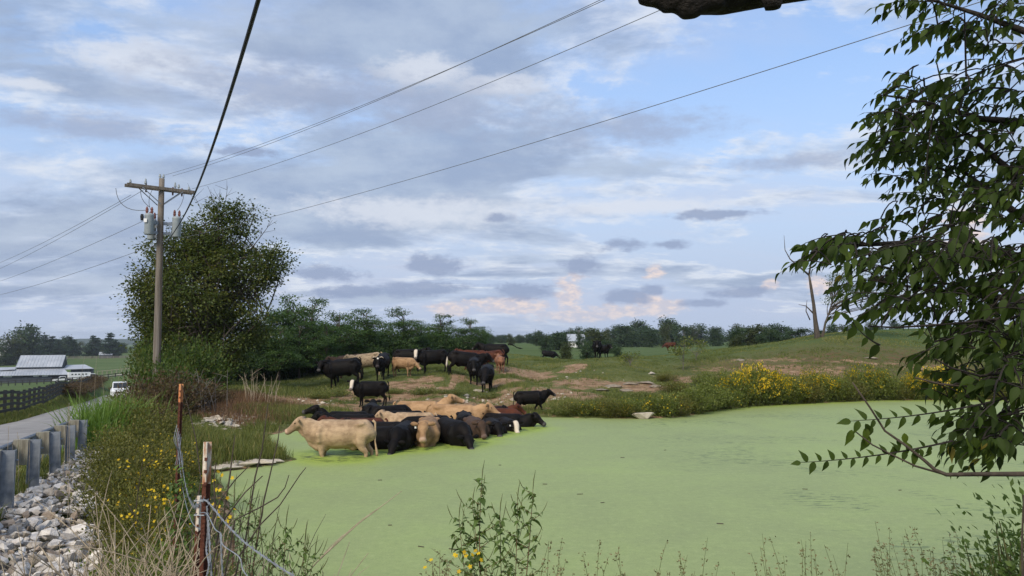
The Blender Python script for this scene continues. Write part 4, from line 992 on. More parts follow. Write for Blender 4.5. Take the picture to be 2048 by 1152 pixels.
# ------------------------------------------------------------------ farm buildings
M['tin'] = pm('tin_roof', [(.3, (.29, .315, .355)), (.55, (.38, .405, .445)), (.75, (.46, .48, .52))], .25, .5, 0, 6, metal=.1, extra=((.30, .24, .21), .35, .60, .72, .5))
M['barn_wood'] = pm('barn_wood', [(.3, (.030, .036, .048)), (.7, (.068, .078, .096))], .9, .9, .3, stretch=(2.5, 2.5, .15))
M['opening'] = pm('opening', [(.3, (.008, .008, .01)), (.7, (.014, .014, .016))], 1, .9, 0)
M['pane'] = pm('pane', [(.3, (.55, .57, .60)), (.7, (.66, .68, .70))], 1, .35, 0)
M['white_wall'] = pm('white_wall', [(.3, (.62, .62, .61)), (.7, (.74, .74, .73))], .5, .8, .05)
M['shingle'] = pm('shingle', [(.3, (.09, .09, .10)), (.7, (.17, .17, .18))], 1.5, .9, .2)
def gable(par, name, x0, x1, y0, y1, z0, z1, zr, mat):
    m = MB(); V = [(x0, y0, z0), (x1, y0, z0), (x1, y1, z0), (x0, y1, z0), (x0, y0, z1), (x1, y0, z1), (x1, y1, z1), (x0, y1, z1), (x0, (y0 + y1) / 2, zr), (x1, (y0 + y1) / 2, zr)]
    m.add(V, [(0, 1, 5, 4), (1, 2, 6, 9, 5), (2, 3, 7, 6), (3, 0, 4, 8, 7)]); return m.build(name, mat, par)
def slope(par, name, pts, th, mat):
    m = MB(); a = [Vector(p) for p in pts]; n = (a[1] - a[0]).cross(a[-1] - a[0]).normalized(); V = [tuple(p) for p in a] + [tuple(p - n * th) for p in a]; k = len(a)
    m.add(V, [tuple(range(k)), tuple(range(2 * k - 1, k - 1, -1))] + [(i, i + k, (i + 1) % k + k, (i + 1) % k) for i in range(k)]); return m.build(name, mat, par)
def ribs(roof, a, b_, c, d, n, mat):
    a, b_, c, d = map(Vector, (a, b_, c, d)); nn = (b_ - a).cross(d - a).normalized()
    for i in range(n + 1):
        q = i / n; m = MB(); m.beam(a.lerp(b_, q) + nn * .05, d.lerp(c, q) + nn * .05, .10, .09, nn); m.build('seam', mat, roof)
def build_barn():
    Yb = 268; k = Yb / F; p = P(80, 765, Yb); z = h1(p.x, p.y) - .3
    t = thing('barn', 'long low dark barn with pale tin roofs across the meadow', 'barn', (p.x, p.y, z), R(25))
    X = lambda px: (px - 80) * k * .84
    Zt = lambda py: P(80, py, Yb).z - z
    # low front shed around the tall core
    e, r1 = Zt(749), Zt(738.5); core_e, ridge = Zt(733.5), Zt(711.5)
    m = MB(); m.box(((X(-30) + X(139)) / 2, 4, e / 2), (X(139) - X(-30), 8, e)); m.build('wall', M['barn_wood'], t)
    ro = slope(t, 'roof', [(X(-32), -.8, e - .15), (X(141), -.8, e - .15), (X(126), 4.2, r1), (X(22), 4.2, r1), (X(-32), 4.2, r1)], .15, M['tin'])
    ribs(ro, (X(-31), -.8, e - .15), (X(122), -.8, e - .15), (X(122), 4.2, r1), (X(-31), 4.2, r1), 26, M['tin'])
    gable(t, 'upper_wall', X(28), X(124), 4.25, 14, r1 - 1.2, core_e, ridge - .15, M['barn_wood'])
    r2 = slope(t, 'roof', [(X(26), 3.6, core_e - .2), (X(122), 3.6, core_e - .2), (X(126), 9.2, ridge), (X(31), 9.2, ridge)], .15, M['tin'])
    ribs(r2, (X(26.5), 3.6, core_e - .2), (X(121.5), 3.6, core_e - .2), (X(125.5), 9.2, ridge), (X(31.5), 9.2, ridge), 14, M['tin'])
    slope(t, 'roof', [(X(128), 15, core_e - .2), (X(26), 15, core_e - .2), (X(31), 9.2, ridge), (X(126), 9.2, ridge)], .15, M['tin'])
    # lean-to on the drive side and on the other end
    m = MB(); m.box(((X(139) + X(188)) / 2 + .1, 7.6, Zt(741) / 2), (X(188) - X(139) - .3, 7, Zt(741))); m.build('wall', M['barn_wood'], t)
    ro = slope(t, 'roof', [(X(124), 3.2, Zt(740)), (X(190), 3.2, Zt(739)), (X(168), 10, Zt(732)), (X(128), 10, Zt(732.5))], .15, M['tin'])
    slope(t, 'roof', [(X(-32), 2.5, Zt(741)), (X(26), 2.5, Zt(738)), (X(26), 9, Zt(735)), (X(-32), 9, Zt(735.5))], .15, M['tin'])
    for a, b_, c in ((6, 23, 'pane'), (45, 60, 'opening'), (66, 77, 'pane'), (84, 96, 'pane'), (-20, -8, 'pane')):
        w = MB(); w.box(((X(a) + X(b_)) / 2, -.06, Zt(751.5)), (X(b_) - X(a), .12, Zt(750) - Zt(753.4))); w.build('window', M[c], t)
    for a, b_ in ((104, 120), (150, 166)):
        w = MB(); w.box(((X(a) + X(b_)) / 2, (-.05 if a < 130 else 4.05), 1.5), (X(b_) - X(a), .12, 3)); w.build('door', M['opening'], t)
build_barn()
def simple_house(name, label, px, py, Y, wpx, wall_h, ridge_h, depth, wall, roof, wins=3, cat='house', chim=False):
    p = P(px, py, Y); z = h1(p.x, p.y); k = Y / F; w = wpx * k; ca = math.cos(math.atan2(p.x, p.y)); w *= ca; t = thing(name, label, cat, (p.x, p.y, z - .2), -math.atan2(p.x, p.y) * .85)
    wl = gable(t, 'wall', -w / 2, w / 2, 0, depth, 0, wall_h, ridge_h - .12, wall)
    r = slope(t, 'roof', [(-w / 2 - .3, -.4, wall_h - .1), (w / 2 + .3, -.4, wall_h - .1), (w / 2 + .3, depth / 2, ridge_h), (-w / 2 - .3, depth / 2, ridge_h)], .15, roof)
    slope(t, 'roof', [(w / 2 + .3, depth + .4, wall_h - .1), (-w / 2 - .3, depth + .4, wall_h - .1), (-w / 2 - .3, depth / 2, ridge_h), (w / 2 + .3, depth / 2, ridge_h)], .15, roof)
    for i in range(wins):
        m = MB(); m.box((-w / 2 + w * (i + .5) / wins, -.04, wall_h * .55), (w / wins * .28, .1, wall_h * .36)); m.build('window', M['opening'], t)
    if chim: m = MB(); m.box((w * .2, depth / 2, ridge_h + .2), (.7, .7, 1.6)); m.build('chimney', M['shingle'], r)
    return t
simple_house('farmhouse', 'white farmhouse half hidden among the trees beyond the pasture', 1152, 688, 200, 32, 1.9, 3.6, 8, M['white_wall'], M['tin'], 4, chim=True)
simple_house('farmhouse', 'white house beside the big round trees above the barn', -8, 728, 400, 54, 9, 13, 10, M['white_wall'], M['tin'], 3)
simple_house('run_in_shed', 'small low grey shed with pale roof at the foot of the pines', 211, 716, 452, 25, 2.3, 3.9, 6, M['barn_wood'], M['tin'], 0, 'shed')
simple_house('lean_shed', 'long dark shed wing beside the small grey shed under the pines', 226, 717, 460, 24, 1.6, 2.2, 5, M['barn_wood'], M['shingle'], 0, 'shed')
simple_house('distant_house', 'grey roofed house among the trees on the far horizon', 1385, 673, 380, 34, 3.2, 6.2, 9, M['barn_wood'], M['shingle'], 2)
simple_house('white_shed', 'tiny white shed beside the trees on the far horizon', 1403, 672, 360, 9, 1.8, 2.4, 3, M['white_wall'], M['white_plate'], 1, 'shed')
# ------------------------------------------------------------------ vehicles
M['paint'] = pm('white_paint', [(.3, (.70, .71, .72)), (.7, (.76, .77, .78))], 1, .3, 0, spec=.5)
M['glass'] = pm('car_glass', [(.3, (.015, .018, .022)), (.7, (.03, .035, .04))], 1, .08, 0, spec=.6)
M['tyre'] = pm('tyre', [(.3, (.012, .012, .012)), (.7, (.025, .025, .025))], 4, .9, 0)
M['lamp'] = pm('headlamp', [(.3, (.5, .5, .5)), (.7, (.7, .7, .7))], 4, .2, 0)
def extr(prof, w, name, mat, par, yo=0):
    k = len(prof); V = [(x, yo - w / 2, z) for x, z in prof] + [(x, yo + w / 2, z) for x, z in prof]; m = MB()
    m.add(V, [tuple(range(k)), tuple(range(2 * k - 1, k - 1, -1))] + [(i, i + k, (i + 1) % k + k, (i + 1) % k) for i in range(k)]); return m.build(name, mat, par)
def wheels(t, xs, w, r=.38):
    for x in xs:
        for s in (-1, 1):
            m = MB(); m.tube([(x, s * (w / 2 - .22), r), (x, s * (w / 2 - .0), r)], r, 14); o = m.build('wheel', M['tyre'], t)
            m = MB(); m.tube([(x, s * (w / 2 - .02), r), (x, s * (w / 2 + .02), r)], r * .55, 10); m.build('rim', M['lamp'], o)
def vehicle(kind, label, pos, rz, group=None):
    t = thing(kind, label, {'pickup_truck': 'truck', 'sedan': 'car', 'horse_trailer': 'trailer', 'flatbed_truck': 'truck'}[kind], pos, rz, group)
    if kind in ('pickup_truck', 'flatbed_truck'):
        extr([(-2.7, .45), (2.5, .45), (2.72, .6), (2.72, .95), (2.55, 1.08), (1.2, 1.15), (-.9, 1.15), (-.9, .62), (-2.6, .62), (-2.7, .62)] if kind == 'flatbed_truck' else [(-2.7, .45), (2.5, .45), (2.72, .6), (2.72, .95), (2.55, 1.08), (1.2, 1.15), (-2.72, 1.12)], 1.9, 'body', M['paint'], t)
        extr([(-.9, 1.13), (1.25, 1.13), (.75, 1.78), (-.75, 1.80)], 1.66, 'cab', M['paint'], t)
        for s in (-1, 1): extr([(-.72, 1.2), (1.05, 1.2), (.68, 1.70), (-.66, 1.72)], .02, 'side_window', M['glass'], t, s * .835)
        m = MB(); m.beam((1.2, 0, 1.2), (.78, 0, 1.74), 1.5, .02, (1, 0, .6)); m.build('windshield', M['glass'], t)
        for s in (-1, 1):
            m = MB(); m.box((2.70, s * .72, .85), (.08, .3, .18)); m.build('headlight', M['lamp'], t)
            m = MB(); m.box((.95, s * 1.02, 1.25), (.12, .16, .18)); m.build('mirror', M['tyre'], t)
        m = MB(); m.box((2.70, 0, .80), (.06, .95, .22)); m.build('grille', M['tyre'], t)
        m = MB(); m.box((2.74, 0, .52), (.14, 1.8, .18)); m.build('bumper', M['lamp'], t)
        if kind == 'flatbed_truck': m = MB(); m.box((-1.8, 0, .95), (1.8, 2.0, .10)); m.build('bed', M['tyre'], t)
        wheels(t, (1.75, -1.6), 1.9)
    elif kind == 'sedan':
        extr([(-2.2, .3), (2.2, .3), (2.25, .62), (2.1, .78), (1.0, .88), (-1.6, .92), (-2.2, .85)], 1.75, 'body', M['paint'], t)
        extr([(-1.5, .9), (1.05, .88), (.35, 1.38), (-.9, 1.40)], 1.5, 'cab', M['paint'], t)
        for s in (-1, 1):
            extr([(-1.2, .93), (.85, .92), (.3, 1.32), (-.85, 1.33)], .02, 'side_window', M['glass'], t, s * .756)
            m = MB(); m.box((2.22, s * .62, .66), (.06, .3, .12)); m.build('headlight', M['lamp'], t)
        m = MB(); m.beam((1.02, 0, .93), (.40, 0, 1.36), 1.3, .02, (1, 0, .8)); m.build('windshield', M['glass'], t)
        wheels(t, (1.4, -1.35), 1.75, .32)
    else:
        extr([(-3.2, .45), (2.6, .45), (3.2, 1.3), (3.3, 2.5), (-3.2, 2.6), (-3.3, 2.4)], 2.2, 'body', M['paint'], t)
        for s in (-1, 1):
            for x in (-2.2, -1.2, -.2, .9, 1.9): m = MB(); m.box((x, s * 1.105, 1.95), (.55, .03, .4)); m.build('window', M['glass'], t)
            m = MB(); m.box((0, s * 1.12, .62), (1.9, .06, .12)); m.build('fender', M['tyre'], t)
        m = MB(); m.tube([(3.1, 0, 1.2), (4.0, 0, 1.0), (4.3, 0, .75)], .08, 6); m.build('hitch', M['tyre'], t)
        wheels(t, (-.45, .45), 2.2, .36)
def veh_at(kind, label, px, Y, rz, group=None):
    x = P(px, 700, Y).x; vehicle(kind, label, (x, Y, h1(x, Y)), rz - math.atan2(x, Y), group)
veh_at('flatbed_truck', 'white flatbed truck parked by the corner of the barn', 127, 257, R(190))
veh_at('horse_trailer', 'white horse trailer with dark windows parked beside the barn', 160, 262, R(10))
veh_at('pickup_truck', 'white pickup truck parked beside the horse trailer', 187, 256, R(6))
veh_at('sedan', 'white sedan on the farm drive near the shade tree', 285, 262, R(176))
q = offset_pt(88, 2.1); vehicle('pickup_truck', 'white pickup coming up the road, half hidden by the brush', (q.x, q.y, float(road_z(88)) + .03), math.atan2(-rail_dir(88).y, -rail_dir(88).x))
# gravel farm drive
m_ = pm('gravel_drive', [(.3, (.28, .25, .20)), (.7, (.40, .37, .31))], 1, .95, .2)
V = []
for px in np.linspace(150, 345, 30):
    for Yd in (276, 281):
        x = P(px, 700, Yd).x; V.append((x, Yd, h1(x, Yd) + .08))
ob('farm_drive', mesh_np('farm_drive', np.array(V), np.array([(2 * i, 2 * i + 2, 2 * i + 3, 2 * i + 1) for i in range(29)]), m_), kind='structure')
# ------------------------------------------------------------------ trees round the farm
def pine_pair(sd_, H=16.):
    rg = random.Random(sd_); bs = []; tiers = 9
    for k in range(tiers):
        z = H * (.14 + .84 * k / (tiers - 1)); r = H * .26 * (1 - (k / (tiers - .2)) ** 1.25) + .5
        for j in range(5): a = rg.uniform(0, 6.28); bs.append((math.cos(a) * r * .55, math.sin(a) * r * .55, z + rg.uniform(-.5, .5), r * .6, r * .6, H * .022))
    return make_tree(None, bs, 130, 34, .95, .85, FO['pine'], .3, H * .97, .30, sd_, fork=.95, limb_r=.07, droop=0)
PINE = [pine_pair(51), pine_pair(52)]
for i, (px, top) in enumerate([(90, 671), (106, 673), (118, 680), (140, 674), (148, 680), (178, 690), (186, 672), (196, 676), (222, 667), (232, 680)]):
    far_tree(px, top, 470 + 14 * math.sin(i * 3), i, 'tall dark pine in the row behind the small grey shed', 'pines behind the shed', 1.15, 'pine_tree', H=16., pr=PINE[i % 2])
for px, top, Y, w, k, lb in [(44, 647, 415, 1.15, 0, 'tall round dark tree towering above the barn'), (28, 668, 400, 1.2, 2, 'broad olive tree in front of the tall round one above the barn'), (68, 664, 425, 1.0, 1, 'dark tree at the side of the tall round tree above the barn'), (8, 684, 395, 1.1, 3, 'smaller tree leaning over the white house above the barn'), (135, 671, 520, 1.1, 0, 'rounded tree rising behind the pines'), (275, 702, 470, 1.6, 2, 'pale rounded tree beyond the meadow near the pole')]:
    far_tree(px, top, Y, k, lb, None, w, 'farm_tree')
for i, px in enumerate(range(80, 330, 13)):
    far_tree(px, 688 + 5 * math.sin(i * 1.9), 560 + 60 * math.sin(i), i, 'tree in the wood beyond the pines', 'wood beyond the pines', 1.7)
# far wooded hills
def hills():
    m = pm('hill_wood', [(.3, (.030, .050, .034)), (.7, (.055, .078, .050))], .03, .95, 0, 8)
    az = np.linspace(R(-62), R(40), 260); V = []
    for r, hfun in ((1900, -30), (2100, None), (2900, -30)):
        for a in az:
            x, y = math.sin(a) * r, math.cos(a) * r; b_ = -26
            z = hfun if hfun else -14 + 22 * float(fbm(np.array([a * 5.]), np.array([1.3]), 61, 3)[0]) + 5 * float(fbm(np.array([a * 60.]), np.array([.3]), 63, 2)[0]) - (6 if a > -.35 else 0)
            V.append((x, y, z))
    n = len(az); Fs = np.array([(k * n + i + 1, k * n + i, (k + 1) * n + i, (k + 1) * n + i + 1) for k in range(2) for i in range(n - 1)])
    ob('hills', mesh_np('hills', np.array(V), Fs, m, smooth=True), kind='structure')
hills()
# ------------------------------------------------------------------ utility pole and wires
LD = Vector((.67, -.742, 0)).normalized()           # the line crosses the pond towards the viewer's right
AR = Vector((.742, .67, 0)).normalized()            # crossarm
def build_pole():
    b0 = P(313, 725, 30); base = Vector((b0.x, 30, h1(b0.x, 30))); top = P(323, 357, 30).z
    t = thing('utility_pole', 'weathered wooden utility pole with crossarm and grey transformers', 'utility pole', base)
    H = top - base.z; Z = lambda py: P(320, py, 30).z - base.z
    m = MB(); m.tube([(0, 0, -.5), (0, 0, .5), (.01, 0, H * .4), (.0, 0, H * .75), (.01, 0, H)], [.16, .155, .135, .12, .10], 12); pole = m.build('pole', M['pole_wood'], t, True)
    m = MB(); m.tube([(.16, -.08, .3), (.145, -.08, H * .5), (.12, -.07, H - .6)], .012, 5); m.build('ground_wire', M['twig'], pole)
    za = Z(378)
    for s in (-1, 1):
        m = MB(); off = LD * (.14 * s); m.beam(AR * -1.28 + off + Vector((0, 0, za)), AR * 1.22 + off + Vector((0, 0, za)), .09, .115); m.build('crossarm', M['pole_wood'], t)
        m = MB(); o2 = LD * (.20 * s)
        for q in (-1, 1): m = MB(); m.beam(AR * (.75 * q) + o2 + Vector((0, 0, za - .05)), AR * .06 * q + o2 + Vector((0, 0, za - .62)), .03, .03); m.build('brace', M['galv'], t)
    def insul(p, h=.22, r=.055, mat='tank'):
        m = MB(); m.tube([p, p + Vector((0, 0, h * .3)), p + Vector((0, 0, h * .35)), p + Vector((0, 0, h * .6)), p + Vector((0, 0, h * .65)), p + Vector((0, 0, h * .9)), p + Vector((0, 0, h))], [.018, .018, r, r * .8, r * .7, r * .55, r * .2], 8); return m.build('insulator', M[mat], t)
    for q in (-1.1, -.62, -.55, .55, .62, 1.08): insul(AR * q + LD * (.1 if q in (-.62, .62) else -.1) + Vector((0, 0, za + .055)), .20 if abs(q) > .6 else .30)
    for q in (-.06, .07): insul(AR * q + Vector((0, 0, H - .02)), .2)
    # cut-outs on the arm
    for q in (-.5, .5, .85):
        m = MB(); p = AR * q - LD * .2 + Vector((0, 0, za)); m.tube([p + Vector((0, 0, .16)), p + Vector((0, 0, .04)), p + Vector((0, 0, -.16))], [.03, .045, .03], 7); m.build('cutout', M['porcelain'], t)
    # three transformers
    zt = Z(452)
    for j, (q, dd, r) in enumerate(((-.48, -.22, .165), (.58, -.10, .165), (-.20, .34, .16))):
        p = AR * q + LD * (-dd) + Vector((0, 0, zt - (.0 if j < 2 else .12)))
        m = MB(); m.tube([p + Vector((0, 0, -.40)), p + Vector((0, 0, -.37)), p + Vector((0, 0, .30)), p + Vector((0, 0, .34)), p + Vector((0, 0, .40)), p + Vector((0, 0, .43))], [r * .92, r, r, r * 1.06, r * .9, r * .3], 16)
        tk = m.build('transformer', M['tank'], t, True)
        for s in (-.09, .09):
            m = MB(); c = p + AR * s + Vector((0, 0, .40)); m.tube([c, c + Vector((0, 0, .06)), c + Vector((0, 0, .08)), c + Vector((0, 0, .16)), c + Vector((0, 0, .18)), c + Vector((0, 0, .27))], [.045, .045, .06, .045, .055, .02], 8); m.build('bushing', M['porcelain'], tk)
        m = MB(); m.beam(p + Vector((0, 0, .1)), Vector((0, 0, p.z + .1)), .05, .12); m.build('bracket', M['galv'], t)
        m = MB(); m.beam(p + Vector((0, 0, -.28)), Vector((0, 0, p.z - .28)), .05, .10); m.build('bracket', M['galv'], t)
        if j == 0: m = MB(); v = Vector((-.05, -.205, .12)); m.box(tuple(p + v), (.12, .015, .14)); m.build('plate', M['white_plate'], tk)
        m = MB(); a = p + Vector((0, 0, .66)); c = AR * (q * 1.5) + Vector((0, 0, za)); m.tube(bez(a, a.lerp(c, .5) + AR * (-.28 if q < 0 else .1) + Vector((0, 0, -.1)), c, 8), .011, 4); m.build('jumper', M['wire'], t)
    m = MB(); a = AR * -.5 + LD * .22 + Vector((0, 0, zt + .55)); c = AR * -1.55 + LD * -.3 + Vector((0, 0, za - .12)); m.tube(bez(c, c + Vector((.1, 0, -1.0)), a, 10), .012, 4); m.build('jumper', M['wire'], t)
    m = MB(); p = AR * -.74 + LD * .22 + Vector((0, 0, zt + .36)); m.tube([p, p + Vector((0, 0, -.1)), p + Vector((0, 0, -.24))], [.05, .07, .05], 8); m.build('arrester', M['cable'], t)
    return base, H, za
PB, PH, ZA = build_pole()
def span(name, label, a, c, sag, r, mat, group=None, n=24):
    a, c = Vector(a), Vector(c); m = MB()
    m.tube([a.lerp(c, i / n) - Vector((0, 0, 4 * sag * (i / n) * (1 - i / n))) for i in range(n + 1)], r, 5); return tag(m.build(name, M[mat], None), label, 'wire', group)
def fit_wire(px0, py0, px1, py1, label, zoff_end=0, r=.012, Yp=30):
    """a wire running in the vertical plane of the line from near the pole to past the viewer"""
    def on_plane(px, py):
        x, y, z = ray(px, py); b_ = PB
        tt = (b_.x * LD.y - b_.y * LD.x) / (x * LD.y - y * LD.x); return Vector((x * tt, y * tt, EYE + z * tt))
    a, c = on_plane(px0, py0), on_plane(px1, py1); d = (c - a); e = a + d * 1.9
    return a, c, e
def run(label, a_px, b_px, side, sag):
    a, c, e = fit_wire(*a_px, *b_px, label); o = AR * side
    return span('power_line', label, a, e + Vector((0, 0, sag)), sag * .9, .0062, 'wire', None, 30)
run('power wire from the pole top, uppermost of the lines over the pond', (330, 350), (1130, 0), 0, .9)
run('power wire just under the uppermost line over the pond', (345, 352), (1118, 3), 0, .9)
run('power wire from the far crossarm end over the pond', (383, 378), (1265, 5), 0, .9)
run('lowest wire over the pond, passing through the crown of the shade tree', (322, 484), (1780, 10), 0, .9)
def left_run(label, a_px, b_px):
    x, y, z = ray(*b_px); b_ = PB
    def on(px, py):
        x, y, z = ray(px, py); tt = (b_.x * LD.y - b_.y * LD.x) / (x * LD.y - y * LD.x); return Vector((x * tt, y * tt, EYE + z * tt))
    a, c = on(*a_px), on(*b_px); e = a + (c - a) * 1.35; span('power_line', label, a, e, .25, .010, 'wire', None, 16)
left_run('power wire leaving the crossarm end over the meadow', (262, 390), (0, 520))
left_run('power wire leaving the crossarm under the first over the meadow', (300, 372), (0, 532))
left_run('neutral wire from the pole above the transformers over the meadow', (316, 428), (0, 557))
left_run('lowest wire crossing the meadow from the pole', (320, 486), (0, 584))
# heavy service cable sweeping up over the viewer
m = MB(); cp = [(314, 505, 29.7), (340, 487, 24.5), (370, 428, 15.5), (400, 360, 10.0), (416, 315, 8.2), (440, 247, 6.7), (480, 122, 5.0), (518, 0, 4.05)]
pts_ = [P(*c) for c in cp]; pts_[0] = Vector((PB.x + .1, PB.y - .1, P(320, 500, 30).z)); pts_ += [Vector((-.55, 1.9, 4.68)), Vector((.9, -2.5, 4.95)), Vector((3.3, -9, 6.2))]
arr = np.array([tuple(q) for q in pts_[:8]]); fx, fz = np.polyfit(arr[:, 1], arr[:, 0], 2, w=1 / arr[:, 1]), np.polyfit(arr[:, 1], arr[:, 2], 3, w=1 / arr[:, 1])
cat_ = [Vector((float(np.polyval(fx, y)), y, float(np.polyval(fz, y)) + (0 if y > 2 else .012 * (y - 2) ** 2))) for y in np.linspace(29.8, -9, 70)]
m.tube(cat_, .0125, 7); tag(m.build('service_cable', M['cable'], None), 'thick black cable sweeping from the pole up overhead', 'cable')
# ------------------------------------------------------------------ wire fence with steel posts by the pond
def tpost(par, p, top_z, bottom_z, rz, tip, tip_len, lean=(0, 0)):
    def sect(z0, z1, name, mat, parent):
        b_ = MB(); L = z1 - z0
        b_.box((0, 0, z0 + L / 2), (.036, .006, L)); b_.box((0, -.016, z0 + L / 2), (.006, .026, L)); return b_.build(name, mat, parent)
    root = sect(bottom_z, top_z - tip_len, 'post', M['rust_post'], par); root.location = p; root.rotation_euler = (lean[0], lean[1], rz)
    sect(top_z - tip_len + .001, top_z, 'painted_tip', tip, root)
    st = MB(); z = bottom_z + .3
    while z < top_z - .05: st.box((0, -.031, z), (.012, .008, .014)); z += .055
    st.build('studs', M['rust_post'], root, kind='stuff')
    return root
def build_wire_fence():
    t = thing('wire_fence', 'sagging barbed wire fence on rusty steel posts between road and pond', 'fence')
    A = P(405, 1000, 3.6); 
    posts = []
    for (px, ytop, Y, tip, tl, lean) in [(406, 884, 3.6, M['post_white'], .19, (0, .008)), (355, 768, 6.9, M['post_orange'], .16, (0, .012)), (378, 992, 4.6, M['post_white'], .20, (0, .03))]:
        p = P(px, ytop, Y); gz = h1(p.x, p.y); posts.append((Vector((p.x, p.y, 0)), p.z, gz))
        tpost(t, (p.x, p.y, 0), p.z, gz - .3, R(12), tip, tl, lean)
    def strand(pts, r=.0022, barbs=0, name='wire_strand', twist=True):
        m = MB(); n = 60; P_ = [Vector(p) for p in pts]; seg = []
        for i in range(len(P_) - 1):
            p0, p1, p2, p3 = P_[max(i - 1, 0)], P_[i], P_[i + 1], P_[min(i + 2, len(P_) - 1)]
            for k in range(12):
                s = k / 12; seg.append(.5 * ((2 * p1) + (p2 - p0) * s + (2 * p0 - 5 * p1 + 4 * p2 - p3) * s * s + (3 * p1 - p0 - 3 * p2 + p3) * s ** 3))
        seg.append(P_[-1])
        for ph in ((0, math.pi) if twist else (0,)):
            m.tube([q + Vector((.0024 * math.cos(i * 1.3 + ph), 0, .0024 * math.sin(i * 1.3 + ph))) * (1 if twist else 0) for i, q in enumerate(seg)], r, 5)
        o = m.build(name, M['galv_wire'], t)
        if barbs:
            b_ = MB(); L = 0
            for i in range(1, len(seg)):
                L += (seg[i] - seg[i - 1]).length
                if L > .045:
                    L = 0; c = seg[i]
                    for s in (-1, 1): v = Vector((random.uniform(-.4, .4), random.uniform(-.3, .3), s)).normalized() * .016; b_.tube([c - v * .4, c + v], [.0026, .001], 4)
            if b_.n: b_.build('barbs', M['galv_wire'], o, kind='stuff')
    at = lambda px, py, Y: P(px, py, Y)
    strand([at(400, 1000, 3.58), at(416, 1004, 3.5), at(450, 1045, 3.35), at(490, 1085, 3.2), at(545, 1125, 3.05), at(610, 1166, 2.9)], barbs=1)
    strand([at(400, 1026, 3.58), at(414, 1028, 3.52), at(430, 1058, 3.45), at(442, 1068, 3.4), at(446, 1090, 3.38), at(478, 1114, 3.3), at(486, 1140, 3.28), at(505, 1165, 3.2)], .0024, twist=False)
    strand([at(414, 1012, 3.55), at(416, 1060, 3.55), at(413, 1100, 3.55), at(418, 1130, 3.5), at(410, 1165, 3.5)], .0026)
    strand([at(441, 1068, 3.4), at(443, 1110, 3.4), at(446, 1170, 3.4)], .0026)
    strand([at(417, 1040, 3.55), at(420, 1100, 3.52), at(424, 1170, 3.5)], .0026)
    for z in (998, 1026):
        m = MB(); c = at(406, z, 3.6); m.tube([c + Vector((-.024, -.01, 0)), c + Vector((-.022, -.045, 0)), c + Vector((.022, -.048, 0)), c + Vector((.028, -.01, 0))], .0028, 5); m.build('wire_clip', M['galv_wire'], t)
    # slack strands hanging on to the farther posts
    strand([at(403, 1004, 3.62), at(385, 1010, 4.2), at(370, 965, 5.2), at(356, 870, 6.35)], .002, barbs=1, twist=False)
    strand([at(403, 1060, 3.62), at(382, 1040, 4.3), at(366, 980, 5.4), at(356, 900, 6.35)], .002, twist=False)
    for k in range(5): strand([at(354 + k * 2, 850 + 6 * k, 6.3), at(348 + 3 * k, 880 + 5 * k, 6.25), at(356 + 2 * k, 905, 6.3), at(350 + 4 * k, 930, 6.3)], .0024, twist=False)
    
build_wire_fence()
# ------------------------------------------------------------------ grass over the bank and near pasture
def scatter(n, r0, r1, a0=-36, a1=36):
    r = np.exp(rng.uniform(math.log(r0), math.log(r1), n)); a = R(a0) + rng.random(n) * R(a1 - a0); return np.sin(a) * r, np.cos(a) * r
def build_grass():
    x, y = scatter(230000, 15, 82)
    s = soil(x, y) + fbm(x * 1.3, y * 1.3, 71, 3) * .9; sd = pond_sd(x, y); rd, _ = road_d(x, y)
    k = ((s < .38) | (rng.random(len(x)) < .09)) & (sd > .12) & (rd > 2.3); k &= (fbm(x * .6, y * .6, 77, 3) > -.35)
    x, y = x[k], y[k]; n = len(x); z = hgt(x, y) - .015; r = np.hypot(x, y)
    tuft = np.clip(fbm(x * .45, y * .45, 81, 3) * 1.6 + .5, 0, 1.3)
    H = (.05 + .12 * tuft * rng.uniform(.5, 1.4, n)) * np.clip(1.35 - r / 120, .7, 1.2)
    # ranker on the upper right-hand bank and along the shore
    H *= 1 + .8 * np.exp(-np.maximum(pond_sd(x, y), 0) / 1.2) * (x < 24)
    rnd = np.clip(rng.normal(.42, .16, n) + fbm(x * .25, y * .25, 91, 3) * .5, 0, 1)
    pos = np.repeat(np.stack([x, y, z], 1), 3, 0) + np.concatenate([rng.normal(0, .05, (3 * n, 2)), np.zeros((3 * n, 1))], 1)
    blades('grass', pos, np.repeat(H, 3) * rng.uniform(.7, 1.2, 3 * n), .026 * np.repeat(np.clip(r / 35, .5, 1.8), 3), rng.uniform(.1, .8, 3 * n), FO['grass'], np.clip(np.repeat(rnd, 3) + rng.normal(0, .08, 3 * n), 0, 1)).data
    o = bpy.data.objects['grass']; tag(o, 'short green pasture grass growing over the bank and around the bare patches', 'grass', kind='stuff')
build_grass()
def tall_patch(name, label, cat, cx, cy, rx, ry, n, h0, h1_, w, mat, lean=.5, seg=3, kind='stuff', rot=0, test=None):
    a = rng.random(n) * 6.283; q = np.sqrt(rng.random(n)); u, v = np.cos(a) * q * rx, np.sin(a) * q * ry
    x, y = cx + u * math.cos(rot) - v * math.sin(rot), cy + u * math.sin(rot) + v * math.cos(rot)
    if test is not None: k = test(x, y); x, y, q = x[k], y[k], q[k]; n = len(x)
    z = hgt(x, y) - .02
    return tag(blades(name, np.stack([x, y, z], 1), rng.uniform(h0, h1_, n) * (1.1 - .45 * q), w, rng.uniform(.15, 1, n) * lean, mat, np.clip(rng.normal(.5, .22, n), 0, 1), seg=seg, kind=kind), label, cat)
dry = lambda x, y: pond_sd(x, y) > .05
